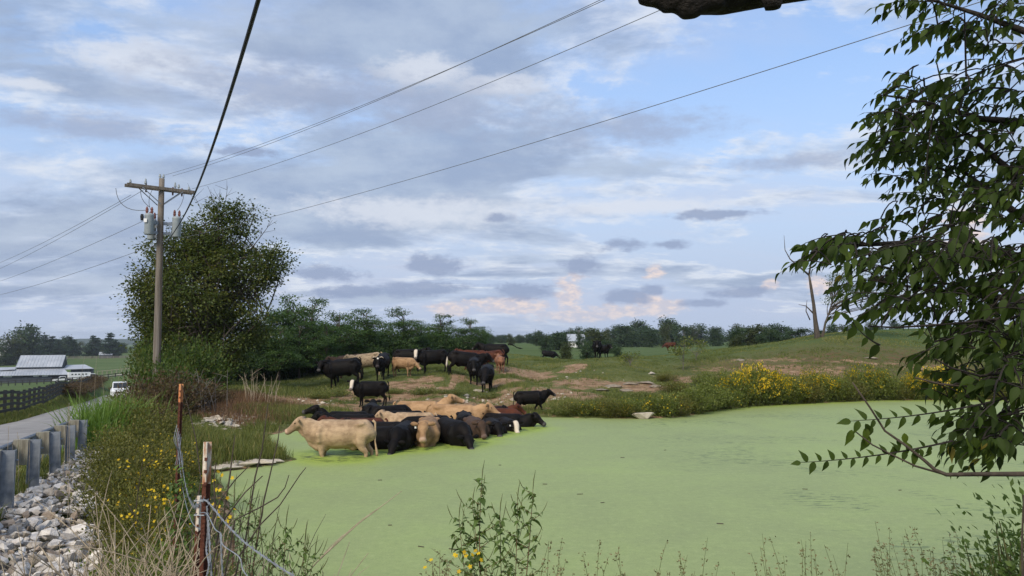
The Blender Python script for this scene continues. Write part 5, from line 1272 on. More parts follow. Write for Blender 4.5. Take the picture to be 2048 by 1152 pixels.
g = ground(480, 895); tall_patch('shore_grass', 'rank green grass on the spit left of the pond cattle', 'grass', g.x, g.y, 2.3, 1.7, 7000, .25, .55, .016, FO['grass'], .6, test=dry)
g = ground(440, 905); tall_patch('shore_grass', 'rank grass between the weeds and the pale spit rocks', 'grass', g.x, g.y, 1.5, 1.5, 4000, .25, .6, .016, FO['grass'], .6, test=dry)
g = ground(590, 830); tall_patch('shore_grass', 'fresh green grass at the water’s edge behind the cream cow’s head', 'grass', g.x, g.y, 2.2, 2.0, 6000, .2, .45, .02, FO['grass'], .5, test=dry)
g = ground(560, 780); tall_patch('shore_grass', 'green grass on the bank below the shade tree', 'grass', g.x, g.y, 3.2, 4.5, 6000, .12, .32, .024, FO['grass'], .6)
for px, py, lb in [(520, 815, 'dead red-brown weeds on the stony bank'), (450, 800, 'dead brown weeds below the shade tree'), (490, 835, 'thin dead weeds among the pale bank stones')]:
    g = ground(px, py); tall_patch('dead_weeds', lb, 'weeds', g.x, g.y, 1.7, 2.4, 2600, .15, .5, .016, FO['reddead'], .7, test=dry)
# tall bright grass clump beside the guardrail
gp = P(222, 900, 16.0); gx, gy = -8.55, 17.2
t = thing('tall_grass_clump', 'tall bright green grass clump growing through the guardrail', 'grass', (0, 0, 0))
def clump(cx, cy, rx, ry, n, h0, h1_, w, lean):
    x = cx + rng.normal(0, rx, n); y = cy + rng.normal(0, ry, n); z = hgt(x, y) - .03
    return blades('blade_tuft', np.stack([x, y, z], 1), rng.uniform(h0, h1_, n), w, rng.uniform(.15, 1, n) * lean, FO['tall'], np.clip(rng.normal(.5, .25, n), 0, 1), t, seg=4)
clump(-9.55, 18.6, .28, .55, 700, .8, 1.6, .034, .75); clump(-10.2, 20.3, .32, .7, 450, .9, 1.7, .034, .7); clump(-9.1, 17.9, .22, .35, 220, .5, 1.1, .03, .8)
# seed stems of the same grass
m = MB()
for k in range(9):
    x, y = -9.8 + random.gauss(0, .35), 19.2 + random.gauss(0, .8); z = h1(x, y); h = random.uniform(1.7, 2.4); l = random.uniform(-.25, .25)
    m.tube(bez((x, y, z), (x, y, z + h * .7), (x + l, y, z + h), 5), [.0045, .004, .0035, .003, .002], 4)
m.build('seed_stem', M['stalk'], t, kind='stuff')
# weeds poking up beside the rail and at post feet
m = MB()
for px, py in [(22, 900), (34, 880), (40, 890), (130, 830), (138, 822), (142, 845), (60, 895), (16, 870)]:
    q = P(px, py, 9.0 + random.random() * 3); x, y = q.x, q.y; z = h1(x, y); m.tube(bez((x, y, z), (x, y, lerp(z, q.z, .6)), (x + random.uniform(-.05, .05), y, q.z + .12), 5), .003, 4)
tag(m.build('thin_weeds', M['stalk'], None, kind='stuff'), 'thin dry weed stems standing along the guardrail', 'weeds')
for Y, off in [(8.6, -.15), (9.2, .05), (11.0, .0), (12.6, .02), (14.4, .05), (7.4, -.2)]:
    p = offset_pt(Y, .35 + off); tall_patch('post_grass', 'green weeds and grass growing behind the guardrail posts', 'grass', p.x, p.y, .3, .6, 420, .2, .55, .018, FO['grass'], .7)['group'] = 'grass behind the guardrail posts'
# verge beyond the road
x = []; 
ys = rng.uniform(24, 95, 9000); offs = rng.uniform(4.9, 6.3, 9000); dd = np.array([rail_dir(y) for y in ys]); vx = rail_x(ys) - dd[:, 1] * offs; vy = ys + dd[:, 0] * offs
tag(blades('verge_grass', np.stack([vx, vy, hgt(vx, vy)], 1), rng.uniform(.1, .3, 9000), .05, rng.uniform(.1, .8, 9000), FO['grass'], np.clip(rng.normal(.5, .2, 9000), 0, 1)), 'mown verge grass between the road and the black fence', 'grass', kind='stuff')
# ------------------------------------------------------------------ bushes
def flower_mesh(pos, size):
    n = len(pos); out = []; k = 5; a = rng.random(n) * 6.28; nn = nrmz(unit(n) + np.array([0, -.8, 1.2])); s1 = nrmz(np.cross(nn, unit(n))); s2 = np.cross(nn, s1); size = np.broadcast_to(size, (n,))[:, None]
    V = [pos]; 
    for j in range(k * 2):
        r = 1. if j % 2 == 0 else .55; th = 2 * math.pi * j / (k * 2); V.append(pos + (s1 * math.cos(th) + s2 * math.sin(th)) * size * r + nn * size * .15 * r)
    V = np.stack(V, 1).reshape(-1, 3); i = np.arange(n)[:, None] * (2 * k + 1)
    F_ = np.concatenate([i + np.array([[0, 1 + j, 1 + (j + 1) % (2 * k)]]) for j in range(2 * k)])
    return mesh_np('flowers', V, F_, FO['fl'], attrs={'rnd': np.repeat(rng.random(n), 2 * k + 1)})
def bush_proto(seed, w, h, n, leaf, mat, flowers=0, fsize=.03, upright=.5, patchy=.5):
    """a shrubby weed: stems fanning out, small leaves along them, flowers near the tips"""
    rg = random.Random(seed); m = MB(); L, Dv, tips = [], [], []
    ns = max(10, int(n / 90)); per = n // ns
    for s in range(ns):
        a = rg.uniform(0, 6.283); q = math.sqrt(rg.random()); bx, by = math.cos(a) * q * w * .35, math.sin(a) * q * w * .35
        hh = h * (1 - .45 * q * q) * rg.uniform(.75, 1.12); e = Vector((math.cos(a) * q * w * 1.0 + rg.uniform(-.1, .1) * w, math.sin(a) * q * w * 1.0 + rg.uniform(-.1, .1) * w, hh)); b0 = Vector((bx, by, -.05))
        c = b0.lerp(e, .5) + Vector((0, 0, hh * .25)); pts_ = bez(b0, c, e, 5); m.tube(pts_, [.012 * h, .010 * h, .008 * h, .005 * h, .002], 4, cap=False); tips.append(e)
        for k in range(per):
            tq = rg.random() ** .7; p = b0 * (1 - tq) ** 2 + c * 2 * tq * (1 - tq) + e * tq * tq; sp = .05 * h + .10 * w * (.3 + tq * .7)
            o = Vector((rg.gauss(0, 1), rg.gauss(0, 1), rg.gauss(0, .8))) * sp; L.append(tuple(p + o)); Dv.append(tuple(o.normalized() + Vector((0, 0, upright))))
    L = np.array(L); L[:, 2] = np.maximum(L[:, 2], .01); N = len(L)
    crown = leafcloud('foliage', L, np.array(Dv), leaf * rng.uniform(.6, 1.4, N), leaf * .5 * rng.uniform(.6, 1.4, N), mat, np.clip(rng.normal(.45, .22, N), 0, 1), link=False)
    fl = None
    if flowers:
        T = np.array([tuple(t_) for t_ in tips]); sel = T[rng.integers(0, max(1, int(len(T) * patchy)), flowers)]; fp = sel + rng.normal(0, 1, (flowers, 3)) * np.array([.13 * w, .13 * w, .10 * h]); fl = flower_mesh(fp, fsize * rng.uniform(.7, 1.3, flowers))
    return m.me('stems', M['stem'], False), crown, fl
def put_bush(name, pr, loc, label, cat='bush', group=None, rz=0, scale=1):
    t = thing(name, label, cat, loc, rz, group, scale); ob('stems', pr[0], t, kind='stuff'); ob('foliage', pr[1], t, kind='stuff')
    if pr[2]: ob('flowers', pr[2], t, kind='stuff')
    return t
FB = [bush_proto(201, 1.0, 1.15, 5200, .085, FO['shrub'], 900, .036), bush_proto(202, 1.0, 1.15, 5200, .085, FO['shrub'], 480, .036, patchy=.45), bush_proto(203, 1.0, 1.1, 5200, .085, FO['shrub']), bush_proto(204, 1.0, .9, 4200, .08, FO['olive']), bush_proto(205, .9, .6, 3000, .08, FO['grass'], upright=1.2), bush_proto(206, 1.0, .8, 4200, .08, FO['shrub'], 130, .03)]
bank = [ # px, py of the foot, variant, width, height factor, label
 (1128, 832, 4, .8, .6, 'low green weeds at the shore behind the walking calf'), (1150, 833, 3, .8, .5, 'low olive weeds on the shore right of the walking calf'), (1185, 834, 5, .9, .6, 'weed clump with a few yellow flowers on the shore left of the pale boulder'), (1225, 836, 3, .9, .7, 'olive weed clump at the shore beside the pale boulder'), (1258, 836, 5, .8, .65, 'green weed clump touching the pale boulder'),
 (1330, 835, 5, .9, .8, 'weed clump right of the pale boulder'), (1355, 833, 3, .9, .85, 'olive weeds at the shore where the bank bends'), (1385, 829, 2, .9, .85, 'green bush at the shoreline bend'), (1412, 824, 2, 1.0, 1.0, 'bright green bush hanging over dark water at the shoreline bend'), (1445, 820, 5, 1.0, 1.0, 'bright green bush next to the first yellow one on the bank'),
 (1478, 816, 1, .9, .9, 'green bush with some yellow flowers on the far shore'), (1512, 812, 0, 1.0, 1.05, 'large bush covered in yellow flowers on the far shore'), (1545, 811, 0, .95, .95, 'yellow flowered bush beside the largest one'), (1580, 809, 1, .9, .8, 'low bush with patchy yellow flowers on the far shore'), (1608, 808, 3, .9, .95, 'olive bush between two yellow flowered ones'), (1640, 807, 0, .95, 1.05, 'upright bush with yellow flowering top on the far shore'),
 (1672, 805, 2, .9, .95, 'plain green bush beside the upright yellow one'), (1702, 804, 3, .95, 1.1, 'tall olive bush on the far shore'), (1738, 802, 1, 1.0, 1.0, 'bush with yellow flowers low on one side'), (1772, 801, 2, .9, 1.0, 'grassy green bush on the far shore'), (1805, 801, 3, .9, 1.05, 'brownish olive bush on the far shore'), (1842, 801, 0, .9, .75, 'low bush thick with yellow flowers behind the hanging leaves'), (1875, 801, 0, 1.0, .95, 'round yellow flowered bush behind the hanging branch'), (1912, 800, 1, .95, .85, 'yellow flecked bush behind the bare twigs'), (1950, 800, 0, .95, .8, 'yellow bush at the end of the visible shore'), (1990, 800, 3, 1, 1, 'olive bush behind the dark leaves'), (2030, 800, 2, 1, 1, 'green bush behind the foreground tree'),
 (1350, 790, 3, .8, .6, 'grey-green bush on the slope above the shoreline bend'), (1410, 775, 2, .75, .65, 'dark bush on the slope under the thin sapling'), (1440, 790, 2, .9, .9, 'bright leafy shrub above the shoreline bend'), (1335, 765, 3, .7, .5, 'small bush above the rock ledges'), (1500, 785, 3, .9, .6, 'weedy clump behind the largest yellow bush'), (1600, 782, 3, .9, .55, 'weedy clump on the slope behind the yellow bushes'), (1700, 782, 4, 1.2, .9, 'tall grass tuft behind the olive bush'), (1760, 780, 4, 1.2, 1.0, 'tall grass tuft on the far slope'), (1820, 782, 4, 1.1, .9, 'tall grass tuft behind the brownish bush'), (1900, 780, 4, 1.1, .8, 'tall grass tuft behind the round yellow bush'), (1290, 800, 4, .9, .5, 'grass tuft below the rock ledges'), (1200, 815, 4, .9, .5, 'grass tuft above the shore weeds'),
 (730, 800, 4, .6, .4, 'grass tuft on bare soil near the white-faced heifer'), (640, 800, 4, .8, .5, 'grass tuft on the worn bank'), (668, 795, 4, .8, .5, 'leafy tuft on the bare slope left of the white-faced heifer'), (850, 792, 4, .9, .5, 'grass tuft among the bare cattle trails'), (905, 792, 4, .8, .4, 'leafy tuft between the cattle trails'), (790, 790, 4, .7, .4, 'green tuft on the bare slope behind the pond herd'), (980, 800, 4, .9, .4, 'green tuft beside the lowered-head cow')]
for i, (px, py, v, w, h, lb) in enumerate(bank):
    g = ground(px, py - 1.5); put_bush('shore_bush' if v != 4 else 'grass_tuft', FB[v], g + Vector((0, .25, -.03)), lb, 'bush' if v != 4 else 'grass', None, rng.uniform(0, 6.28), (w * random.uniform(.8, 1.1), w, h * ((1.3 if v in (0, 1) else 1.08) * random.uniform(.8, 1.15) if v != 4 else 1)))
# weeds and brush between the fence and the guardrail
WB = [bush_proto(211, .62, .80, 6500, .042, FO['olive'], 26, .022, patchy=.3), bush_proto(212, .62, .85, 6500, .042, FO['olive'], 130, .02, patchy=.7), bush_proto(213, .6, .8, 6500, .040, FO['shrub'], 14, .022, patchy=.2), bush_proto(214, .8, 1.0, 5000, .065, FO['brown']), bush_proto(215, .8, 1.1, 5000, .075, FO['ivy']), bush_proto(216, .7, .9, 4500, .05, FO['olive'])]
weeds = [(-2.75, 6.0, 2, .8, .85, 'green weed bush at the edge of the white stones near the rusty post'), (-3.1, 7.0, 0, .85, .85, 'olive weed bush with a few yellow flowers behind the rusty post'), (-4.2, 8.8, 0, .8, .9, 'olive weed bush bordering the white stones'), (-3.7, 8.3, 1, .8, .9, 'weed bush with many yellow flowers by the leaning post'), (-3.05, 7.4, 2, .7, .8, 'leafy green weed bush behind the fence post'), (-5.3, 10.6, 5, .9, .95, 'brownish olive weed bush past the stones'), (-4.75, 10.6, 1, .85, .95, 'weed bush bright with yellow flowers near the water'), (-4.3, 9.6, 1, .7, .8, 'low yellow flowered weed at the pond edge'),
 (-6.4, 12.8, 5, .95, .95, 'olive brown weed thicket beside the tall bright grass'), (-5.65, 12.8, 1, .95, 1.0, 'yellow flowered weeds in front of the spit'), (-7.3, 14.6, 5, 1.0, .95, 'brownish weed thicket between grass clump and spit'), (-6.6, 14.8, 0, 1.0, .95, 'olive weed thicket near the spit'), (-7.9, 16.4, 5, 1.1, 1.1, 'tall olive weed thicket behind the bright grass'), (-9.0, 18.9, 5, 1.2, 1.25, 'weed thicket under the brown leafed brush'), (-8.3, 18.8, 5, 1.0, .85, 'weed thicket at the foot of the stony bank'), (-10.1, 20.8, 3, 1.2, 1.35, 'reddish brown leafed brush near the pole'), (-10.9, 23.2, 3, 1.3, 1.55, 'red brown brush in front of the pole'), (-11.4, 25.8, 3, 1.7, 2.0, 'brown brush covering the foot of the pole'), (-12.4, 28.0, 4, 1.4, 2.0, 'ivy leafed shrub around the pole'), (-11.9, 27.0, 3, 1.2, 1.5, 'withered brown shrub beside the pole'), (-12.9, 31.5, 4, 1.8, 2.4, 'light green vine bush behind the pole'), (-10.0, 22.0, 5, 1.1, 1.0, 'grey brown weeds below the shade tree'), (-13.8, 30.8, 4, 1.5, 2.6, 'leafy vine bush on the road side of the pole'), (-11.6, 30.0, 3, 1.2, 1.1, 'dull brown undergrowth below the shade tree'), (-13.3, 27.9, 3, 1.3, 1.7, 'brown brush on the road side before the pole'), (-2.35, 5.3, 2, .7, .65, 'low green weeds at the end of the white stones')]
for x, y, v, w, h, lb in weeds:
    if v == 3: h *= .8
    put_bush('weed_bush', WB[v], (x, y, h1(x, y) - .03), lb, 'weeds', None, rng.uniform(0, 6.28), (w, w, h))
# hedge on the black fence
hb = bush_proto(221, 1.6, 1.5, 3500, .16, FO['brown'])
for i, Y in enumerate((74, 78, 82, 86, 90, 95, 100, 105, 111, 118, 124)):
    p = offset_pt(Y, 6.0 + .012 * max(Y - 60, 0)); p.z = h1(p.x, p.y); put_bush('hedge_bush', hb, p, 'red brown vine growth smothering the black fence', 'hedge', 'vine growth on the black fence', i * 1.3, (1.1, 1.1, .72 + .1 * math.sin(i)))
# ------------------------------------------------------------------ stones on the banks
def stone_at(px, py, sx, sy, sz, mat, label, seed, name='boulder', sink=.3, rz=None):
    g = ground(px, py); me = rock_mesh(seed, .8, 18); me.materials.append(mat)
    o = ob(name, me, None, g + Vector((0, 0, sz * (.5 - sink) * .8)), (0, 0, random.uniform(0, 6.28) if rz is None else rz), (sx, sy, sz)); return tag(o, label, 'rock')
stone_at(1290, 836, .95, .7, .5, M['limestone'], 'pale flat boulder at the waterline on the far shore', 301, sink=.25, rz=.1)
for i, (px, py, sx, lb) in enumerate([(1228, 775, 1.1, 'brown rock slab jutting from the bank, widest of the ledge'), (1262, 770, 1.0, 'brown rock slab in the middle of the ledge'), (1292, 768, 1.1, 'brown rock slab at the upper end of the ledge'), (1205, 783, .8, 'broken slab below the rock ledge'), (1250, 784, .9, 'cracked slab at the foot of the ledge'), (1310, 775, .7, 'small slab beside the ledge'), (1740, 718, 1.0, 'dark overhanging slab on the right-hand slope'), (1480, 722, .8, 'flat brown stone on the right-hand slope')]):
    stone_at(px, py, sx, .7, .28, M['ledge'], lb, 320 + i, 'rock_slab', .35, random.uniform(-.2, .2))
for i, (px, py, sx) in enumerate([(455, 936, 1.0), (490, 932, .9), (520, 928, .8), (545, 926, .55), (470, 930, .6), (505, 926, .5), (430, 941, .7)]):
    stone_at(px, py, sx, .45, .16, M['limestone'], 'pale flat limestone slab along the tip of the spit', 340 + i, 'limestone_slab', .35, random.uniform(-.2, .3))['group'] = 'limestone slabs on the spit'
par = tag(ob('stony_bank', None), kind='structure')
pb = [rock_mesh(360 + i, .6, 10) for i in range(6)]
for p_ in pb: p_.materials.append(M['limestone'])
regs = [(470, 838, 70, 16, 130), (430, 850, 50, 12, 40), (960, 800, 120, 18, 50), (1080, 795, 80, 16, 40), (640, 805, 70, 10, 25), (1200, 760, 140, 25, 15)]
k = 0
for cx, cy, a, b_, n in regs:
    for i in range(n):
        px, py = random.gauss(cx, a * .5), random.gauss(cy, b_ * .5); g = ground(px, py)
        if pond_sd(np.array([g.x]), np.array([g.y]))[0] < .1: continue
        s = random.lognormvariate(math.log(.16), .45); k += 1
        if k <= 300: ob('stone', pb[k % 6], par, g + Vector((0, 0, s * .08)), (0, 0, random.uniform(0, 6.28)), (s * 1.2, s, s * .8))
# dead weed stalks and a bare shrub below the shade tree
def stalks(name, label, cx, cy, n, r, h, mat, lean=.35, rad=.006, fork=True, spread=None):
    m = MB()
    for k in range(n):
        x, y = cx + random.gauss(0, r), cy + random.gauss(0, r); z = h1(x, y) - .03; hh = h * random.uniform(.5, 1.1); lx, ly = random.gauss(0, lean) * hh, random.gauss(0, lean) * hh
        e = Vector((x + lx, y + ly, z + hh)); c = Vector((x + lx * .3, y + ly * .3, z + hh * .6)); pts_ = bez((x, y, z), c, e, 6); m.tube(pts_, [rad, rad, rad * .9, rad * .75, rad * .6, rad * .35], 5, cap=False)
        if fork:
            for q in range(random.randint(1, 4)):
                s0 = pts_[random.randint(2, 4)]; e2 = s0 + Vector((random.gauss(0, .16), random.gauss(0, .12), random.uniform(.05, .3))) * hh; m.tube(bez(s0, s0.lerp(e2, .6) + Vector((0, 0, .04 * hh)), e2, 4), [rad * .6, rad * .5, rad * .4, rad * .2], 4, cap=False)
    return tag(m.build(name, mat, None, kind='stuff'), label, 'weeds')
stalks('dead_stalks', 'tangle of dry tan stalks around the rusty post', -1.75, 3.9, 80, .26, .95, M['stalk'], .38, .0045)
stalks('dead_stalks', 'dry tan stalks between the rusty post and the white stones', -2.15, 4.4, 50, .26, .8, M['stalk'], .35, .0045)
stalks('dead_stalks', 'thin dry stalks at the end of the white stones', -2.7, 4.9, 30, .22, .6, M['stalk'], .35, .004)
stalks('dead_stalks', 'dry bent stalks on the pond side of the rusty post', -1.05, 3.7, 22, .22, .75, M['stalk'], .3, .004)
stalks('bare_shrub', 'grey leafless shrub at the edge of the shade tree', -11.0, 27, 30, .5, 1.5, M['bark_grey'], .25, .014)
stalks('bare_shrub', 'pale withered shrub below the locust trees', -10.0, 31, 22, .35, 1.2, M['stalk'], .25, .010)
stalks('bare_shrub', 'dead brown stalks beside the leaning fence post', -3.2, 8.6, 24, .4, 1.2, M['twig'], .25, .006)
# long bare twigs reaching over the water from the fence corner
m = MB()
for pp in [[(470, 1040, 3.9), (520, 1015, 3.9), (555, 995, 3.9), (570, 975, 3.9), (578, 950, 3.9)], [(480, 1110, 3.8), (520, 1050, 3.8), (560, 1010, 3.8), (600, 950, 3.8), (612, 935, 3.8)], [(420, 1060, 3.8), (440, 1000, 3.8), (470, 960, 3.8), (500, 930, 3.8)], [(440, 1050, 3.7), (490, 985, 3.7), (525, 952, 3.7)], [(460, 950, 4.2), (464, 915, 4.2), (470, 870, 4.2)], [(528, 1000, 4.2), (540, 950, 4.2), (556, 880, 4.2), (560, 850, 4.2)], [(510, 955, 4.2), (524, 900, 4.2), (536, 808, 4.2)], [(402, 960, 5.2), (392, 880, 5.2), (378, 820, 5.2), (364, 770, 5.2)], [(430, 1010, 4.0), (428, 960, 4.0), (432, 925, 4.0)]]:
    q = [P(*c) for c in pp]; g0 = q[0].copy(); g0.z = h1(q[0].x, q[0].y) - .02; g0.x -= .15; q = [g0] + q; m.tube(q, [.005] + [lerp(.0045, .0014, i / (len(q) - 1)) for i in range(len(q) - 1)], 5, cap=False)
tag(m.build('bare_twigs', M['twig'], None, kind='stuff'), 'long thin bare twigs reaching over the green water beside the post', 'twigs')
# ------------------------------------------------------------------ the foreground tree at the right
def ovate(fold=.16, curl=.25, wid=.5):
    """leaf along +x, unit length: outline with a midrib; returns verts, tris"""
    xs = [0, .12, .30, .52, .75, 1.0]; ws = [0, .30, .46, .40, .20, 0]; V = []
    zc = lambda x: -curl * x * x * .5
    for x, w in zip(xs[1:-1], ws[1:-1]):
        V += [(x, w * wid, zc(x) + fold * w * wid), (x, 0, zc(x)), (x, -w * wid, zc(x) + fold * w * wid)]
    V = [(0, 0, 0)] + V + [(1, 0, zc(1) - .04)]; F_ = [(0, 2, 1), (0, 3, 2)]; n = 4
    for i in range(n - 1):
        a = 1 + 3 * i; F_ += [(a, a + 1, a + 4), (a, a + 4, a + 3), (a + 1, a + 2, a + 5), (a + 1, a + 5, a + 4)]
    a = 1 + 3 * (n - 1); F_ += [(a, a + 1, len(V) - 1), (a + 1, a + 2, len(V) - 1)]
    return np.array(V, float), np.array(F_)
LEAFV = [ovate(.3, .35), ovate(.5, .8, .46), ovate(.15, .15, .54), ovate(.8, 1.1, .5)]
def frame(d, nh):
    x = d.normalized(); y = nh.cross(x)
    if y.length < 1e-4: y = Vector((0, 1, 0)).cross(x)
    y.normalize(); return Matrix((x, y, x.cross(y))).transposed()
def join_leaves(name, items, mat, parent, kind='stuff'):
    """items: (pos, rotation matrix, size, variant, rnd)"""
    Vs, Fs, rn, n = [], [], [], 0
    for p, m3, s, v, r in items:
        V, F_ = LEAFV[v]; W = (V * s) @ np.array(m3).T + np.array(p); Vs.append(W); Fs.append(F_ + n); n += len(V); rn.append(np.full(len(V), r))
    return ob(name, mesh_np(name, np.concatenate(Vs), np.concatenate(Fs), mat, attrs={'rnd': np.concatenate(rn)}, smooth=False), parent, kind=kind)
def leaf_meshes(mat, cols=5):
    out = []
    for v in range(4):
        for c in range(cols):
            V, F_ = LEAFV[v]; out.append(mesh_np('leaf', V, F_, mat, attrs={'rnd': np.full(len(V), (c + .3) / cols)}))
    return out
def leaf_obj(par, meshes, it, cols=5):
    p, m3, s, v, r = it; me = meshes[v * cols + min(cols - 1, int(r * cols))]
    o = ob('leaf', me, par); o.matrix_basis = Matrix.LocRotScale(Vector(p), m3.to_quaternion(), Vector((s, s, s))); return o
def build_fg_tree():
    rg = random.Random(5); root = Vector((3.9, 3.9, 0)); root.z = h1(root.x, root.y)
    t = thing('overhanging_tree', 'dark leafy tree overhanging the pond with drooping pointed leaves', 'tree', root)
    m = MB(); m.tube([(0, 0, -.3), (0, 0, .2), (.05, .03, 1.5), (.0, .05, 3.0), (.12, 0, 5.0), (.1, 0, 7.5)], [.34, .27, .23, .21, .17, .08], 12, jitter=.06); m.build('trunk', M['bark_dark'], t, True)
    def lp(px, py, Y): return P(px, py, Y) - root
    limbs = {'a': [(2420, 330, 4.0), (2200, 285, 4.3), (2048, 245, 4.5), (1960, 237, 4.5), (1870, 212, 4.5), (1800, 195, 4.4), (1760, 190, 4.4)],
             'b': [(2420, 520, 4.0), (2200, 440, 4.2), (2030, 350, 4.4), (1960, 290, 4.5), (1900, 245, 4.5), (1872, 120, 4.5)],
             'c': [(2420, 120, 4.0), (2200, 90, 4.2), (2048, 62, 4.4), (1960, 30, 4.5), (1880, 5, 4.5), (1800, -15, 4.4)],
             'd': [(2420, 600, 3.9), (2200, 545, 4.0), (2048, 515, 4.1), (1930, 495, 4.2), (1830, 485, 4.2), (1720, 490, 4.2), (1650, 498, 4.2), (1598, 500, 4.2)],
             'e': [(2420, 680, 3.9), (2200, 630, 4.0), (2048, 600, 4.0), (1930, 588, 4.1), (1830, 575, 4.1), (1740, 560, 4.1)],
             'f': [(2420, 740, 3.8), (2200, 660, 3.7), (2048, 632, 3.7), (1900, 648, 3.7), (1790, 655, 3.7), (1735, 652, 3.7)],
             'g': [(2420, 800, 3.8), (2200, 790, 3.7), (2060, 800, 3.6), (2030, 808, 3.6), (1990, 835, 3.6), (1960, 800, 3.6), (1955, 775, 3.6), (1880, 768, 3.6), (1830, 755, 3.6)],
             'h': [(2420, 700, 3.8), (2150, 735, 3.6), (2048, 740, 3.5), (1960, 752, 3.5), (1900, 735, 3.5), (1870, 718, 3.5)],
             'k': [(2500, 960, 3.6), (2200, 945, 3.5), (2048, 948, 3.4), (1960, 948, 3.4), (1892, 949, 3.4), (1870, 940, 3.4), (1850, 922, 3.4), (1810, 890, 3.4), (1770, 862, 3.4), (1740, 815, 3.4), (1705, 765, 3.4)],
             'l': [(1890, 949, 3.4), (1830, 932, 3.4), (1785, 910, 3.4), (1745, 890, 3.4), (1712, 864, 3.4)],
             'm': [(2300, 560, 4.2), (2048, 440, 4.4), (1980, 385, 4.5), (1930, 345, 4.6), (1900, 330, 4.6)],
             'n': [(2420, 860, 3.7), (2200, 850, 3.6), (2100, 840, 3.5), (2048, 868, 3.5), (1990, 905, 3.5)]}
    paths = {}
    for k, pp in limbs.items():
        q = [lp(*c) for c in pp]
        if k != 'l': q = [Vector((0, 0, q[0].z - .12)), *q]
        r0 = {'k': .015, 'l': .005, 'g': .016, 'h': .012, 'f': .012}.get(k, .042); n = len(q)
        rr = [lerp(r0, .0032 if k != 'l' else .003, (i / (n - 1)) ** .8) for i in range(n)]
        b = MB(); b.tube(q, rr, 7, jitter=.08); b.build('limb', M['bark_dark' if k not in 'kgl' else 'twig'], t, True); paths[k] = q
    # thick broken limb overhead
    b = MB(); ctl = [(2600, -330, 3.9), (2100, -160, 3.6), (1750, -75, 3.4), (1560, -48, 3.3), (1440, -22, 3.25), (1360, -12, 3.2), (1310, -8, 3.2), (1275, -6, 3.2)]
    b.tube([lp(*c) for c in ctl], [.14, .13, .12, .115, .105, .085, .05, .032], 18, jitter=.05)
    for px, py, r in [(1378, 8, .048), (1336, 4, .036), (1400, -5, .05), (1300, 0, .022), (1545, -4, .038), (1425, -8, .05)]:
        c = lp(px, py, 3.2); b.tube([c + Vector((-r, 0, 0)), c + Vector((-r * .5, 0, -r * .3)), c + Vector((r * .5, 0, -r * .25)), c + Vector((r * 1.1, 0, r * .2))], [r * .35, r * 1.15, r * 1.1, r * .35], 14, jitter=.05)
    o = b.build('broken_limb', M['bark_dark'], t, True); r = o.modifiers.new('fuse', 'REMESH'); r.mode = 'VOXEL'; r.voxel_size = .014; r.use_smooth_shade = True; r = o.modifiers.new('soften', 'SMOOTH'); r.iterations = 5
    allp = []
    for k, q in paths.items():
        if k in 'kl': continue
        for i in range(len(q) - 1):
            for s in range(6): allp.append(q[i].lerp(q[i + 1], s / 6))
    blobs = [(1965, 60, 100, 95, 13), (1890, 30, 80, 42, 7), (1840, -5, 55, 22, 4), (1900, 225, 105, 70, 17), (1800, 195, 65, 58, 11), (1765, 270, 42, 45, 6), (1820, 300, 85, 60, 12), (1960, 300, 100, 80, 17), (1985, 175, 70, 40, 5), (1880, 390, 90, 60, 11), (1970, 430, 85, 65, 13), (1800, 440, 55, 32, 4),
             (1880, 500, 110, 42, 15), (1740, 500, 80, 40, 11), (1640, 500, 55, 28, 6), (1960, 540, 95, 60, 16), (1780, 560, 90, 48, 11), (1900, 600, 105, 50, 14), (2000, 620, 60, 80, 12), (1720, 590, 50, 40, 4), (1850, 690, 50, 50, 3), (1950, 700, 80, 60, 10), (2010, 760, 45, 80, 8), (1920, 760, 70, 40, 6), (1990, 870, 60, 50, 11), (1930, 850, 40, 40, 4), (2030, 500, 40, 200, 12), (2040, 100, 40, 150, 8), (2040, 300, 40, 120, 7)]
    leaves = []; tw = MB()
    def spray(p, d, L, size, dens=1.0, sag=.35):
        """a twig with alternate drooping leaves"""
        d = d.normalized(); e = p + d * L + Vector((0, 0, -sag * L * .5)); pts_ = bez(p, p + d * L * .55 + Vector((0, 0, .04 * L)), e, 7); tw.tube(pts_, [.0034, .003, .0027, .0023, .0019, .0015, .0009], 4, cap=False)
        n = max(4, int(L / .038 * dens))
        for i in range(n + 1):
            q = .10 + .9 * i / n; c = p * (1 - q) ** 2 + pts_[0].lerp(p + d * L * .55 + Vector((0, 0, .04 * L)), 1) * 2 * q * (1 - q) + e * q * q
            tn = (e - p).normalized(); sd = tn.cross(Vector((0, 0, 1))).normalized() * (1 if i % 2 else -1)
            ld = (tn * .55 + sd * rg.uniform(.3, .8) + Vector((0, 0, rg.uniform(-1.15, -.25)))).normalized() if i < n else (tn + Vector((0, 0, -.5))).normalized()
            nh = (Vector((0, 0, 1)) + Vector((rg.gauss(0, .45), rg.gauss(0, .45), 0)) - tn * .3).normalized(); s = size * rg.uniform(.65, 1.2) * (1 - .35 * q * q)
            leaves.append((tuple(c), frame(ld, nh), s, rg.choices((0, 1, 2, 3), (5, 3, 3, 1.2))[0], min(1, max(0, rg.gauss(.42, .2)))))
    blobs.sort(key=lambda q: -q[0])
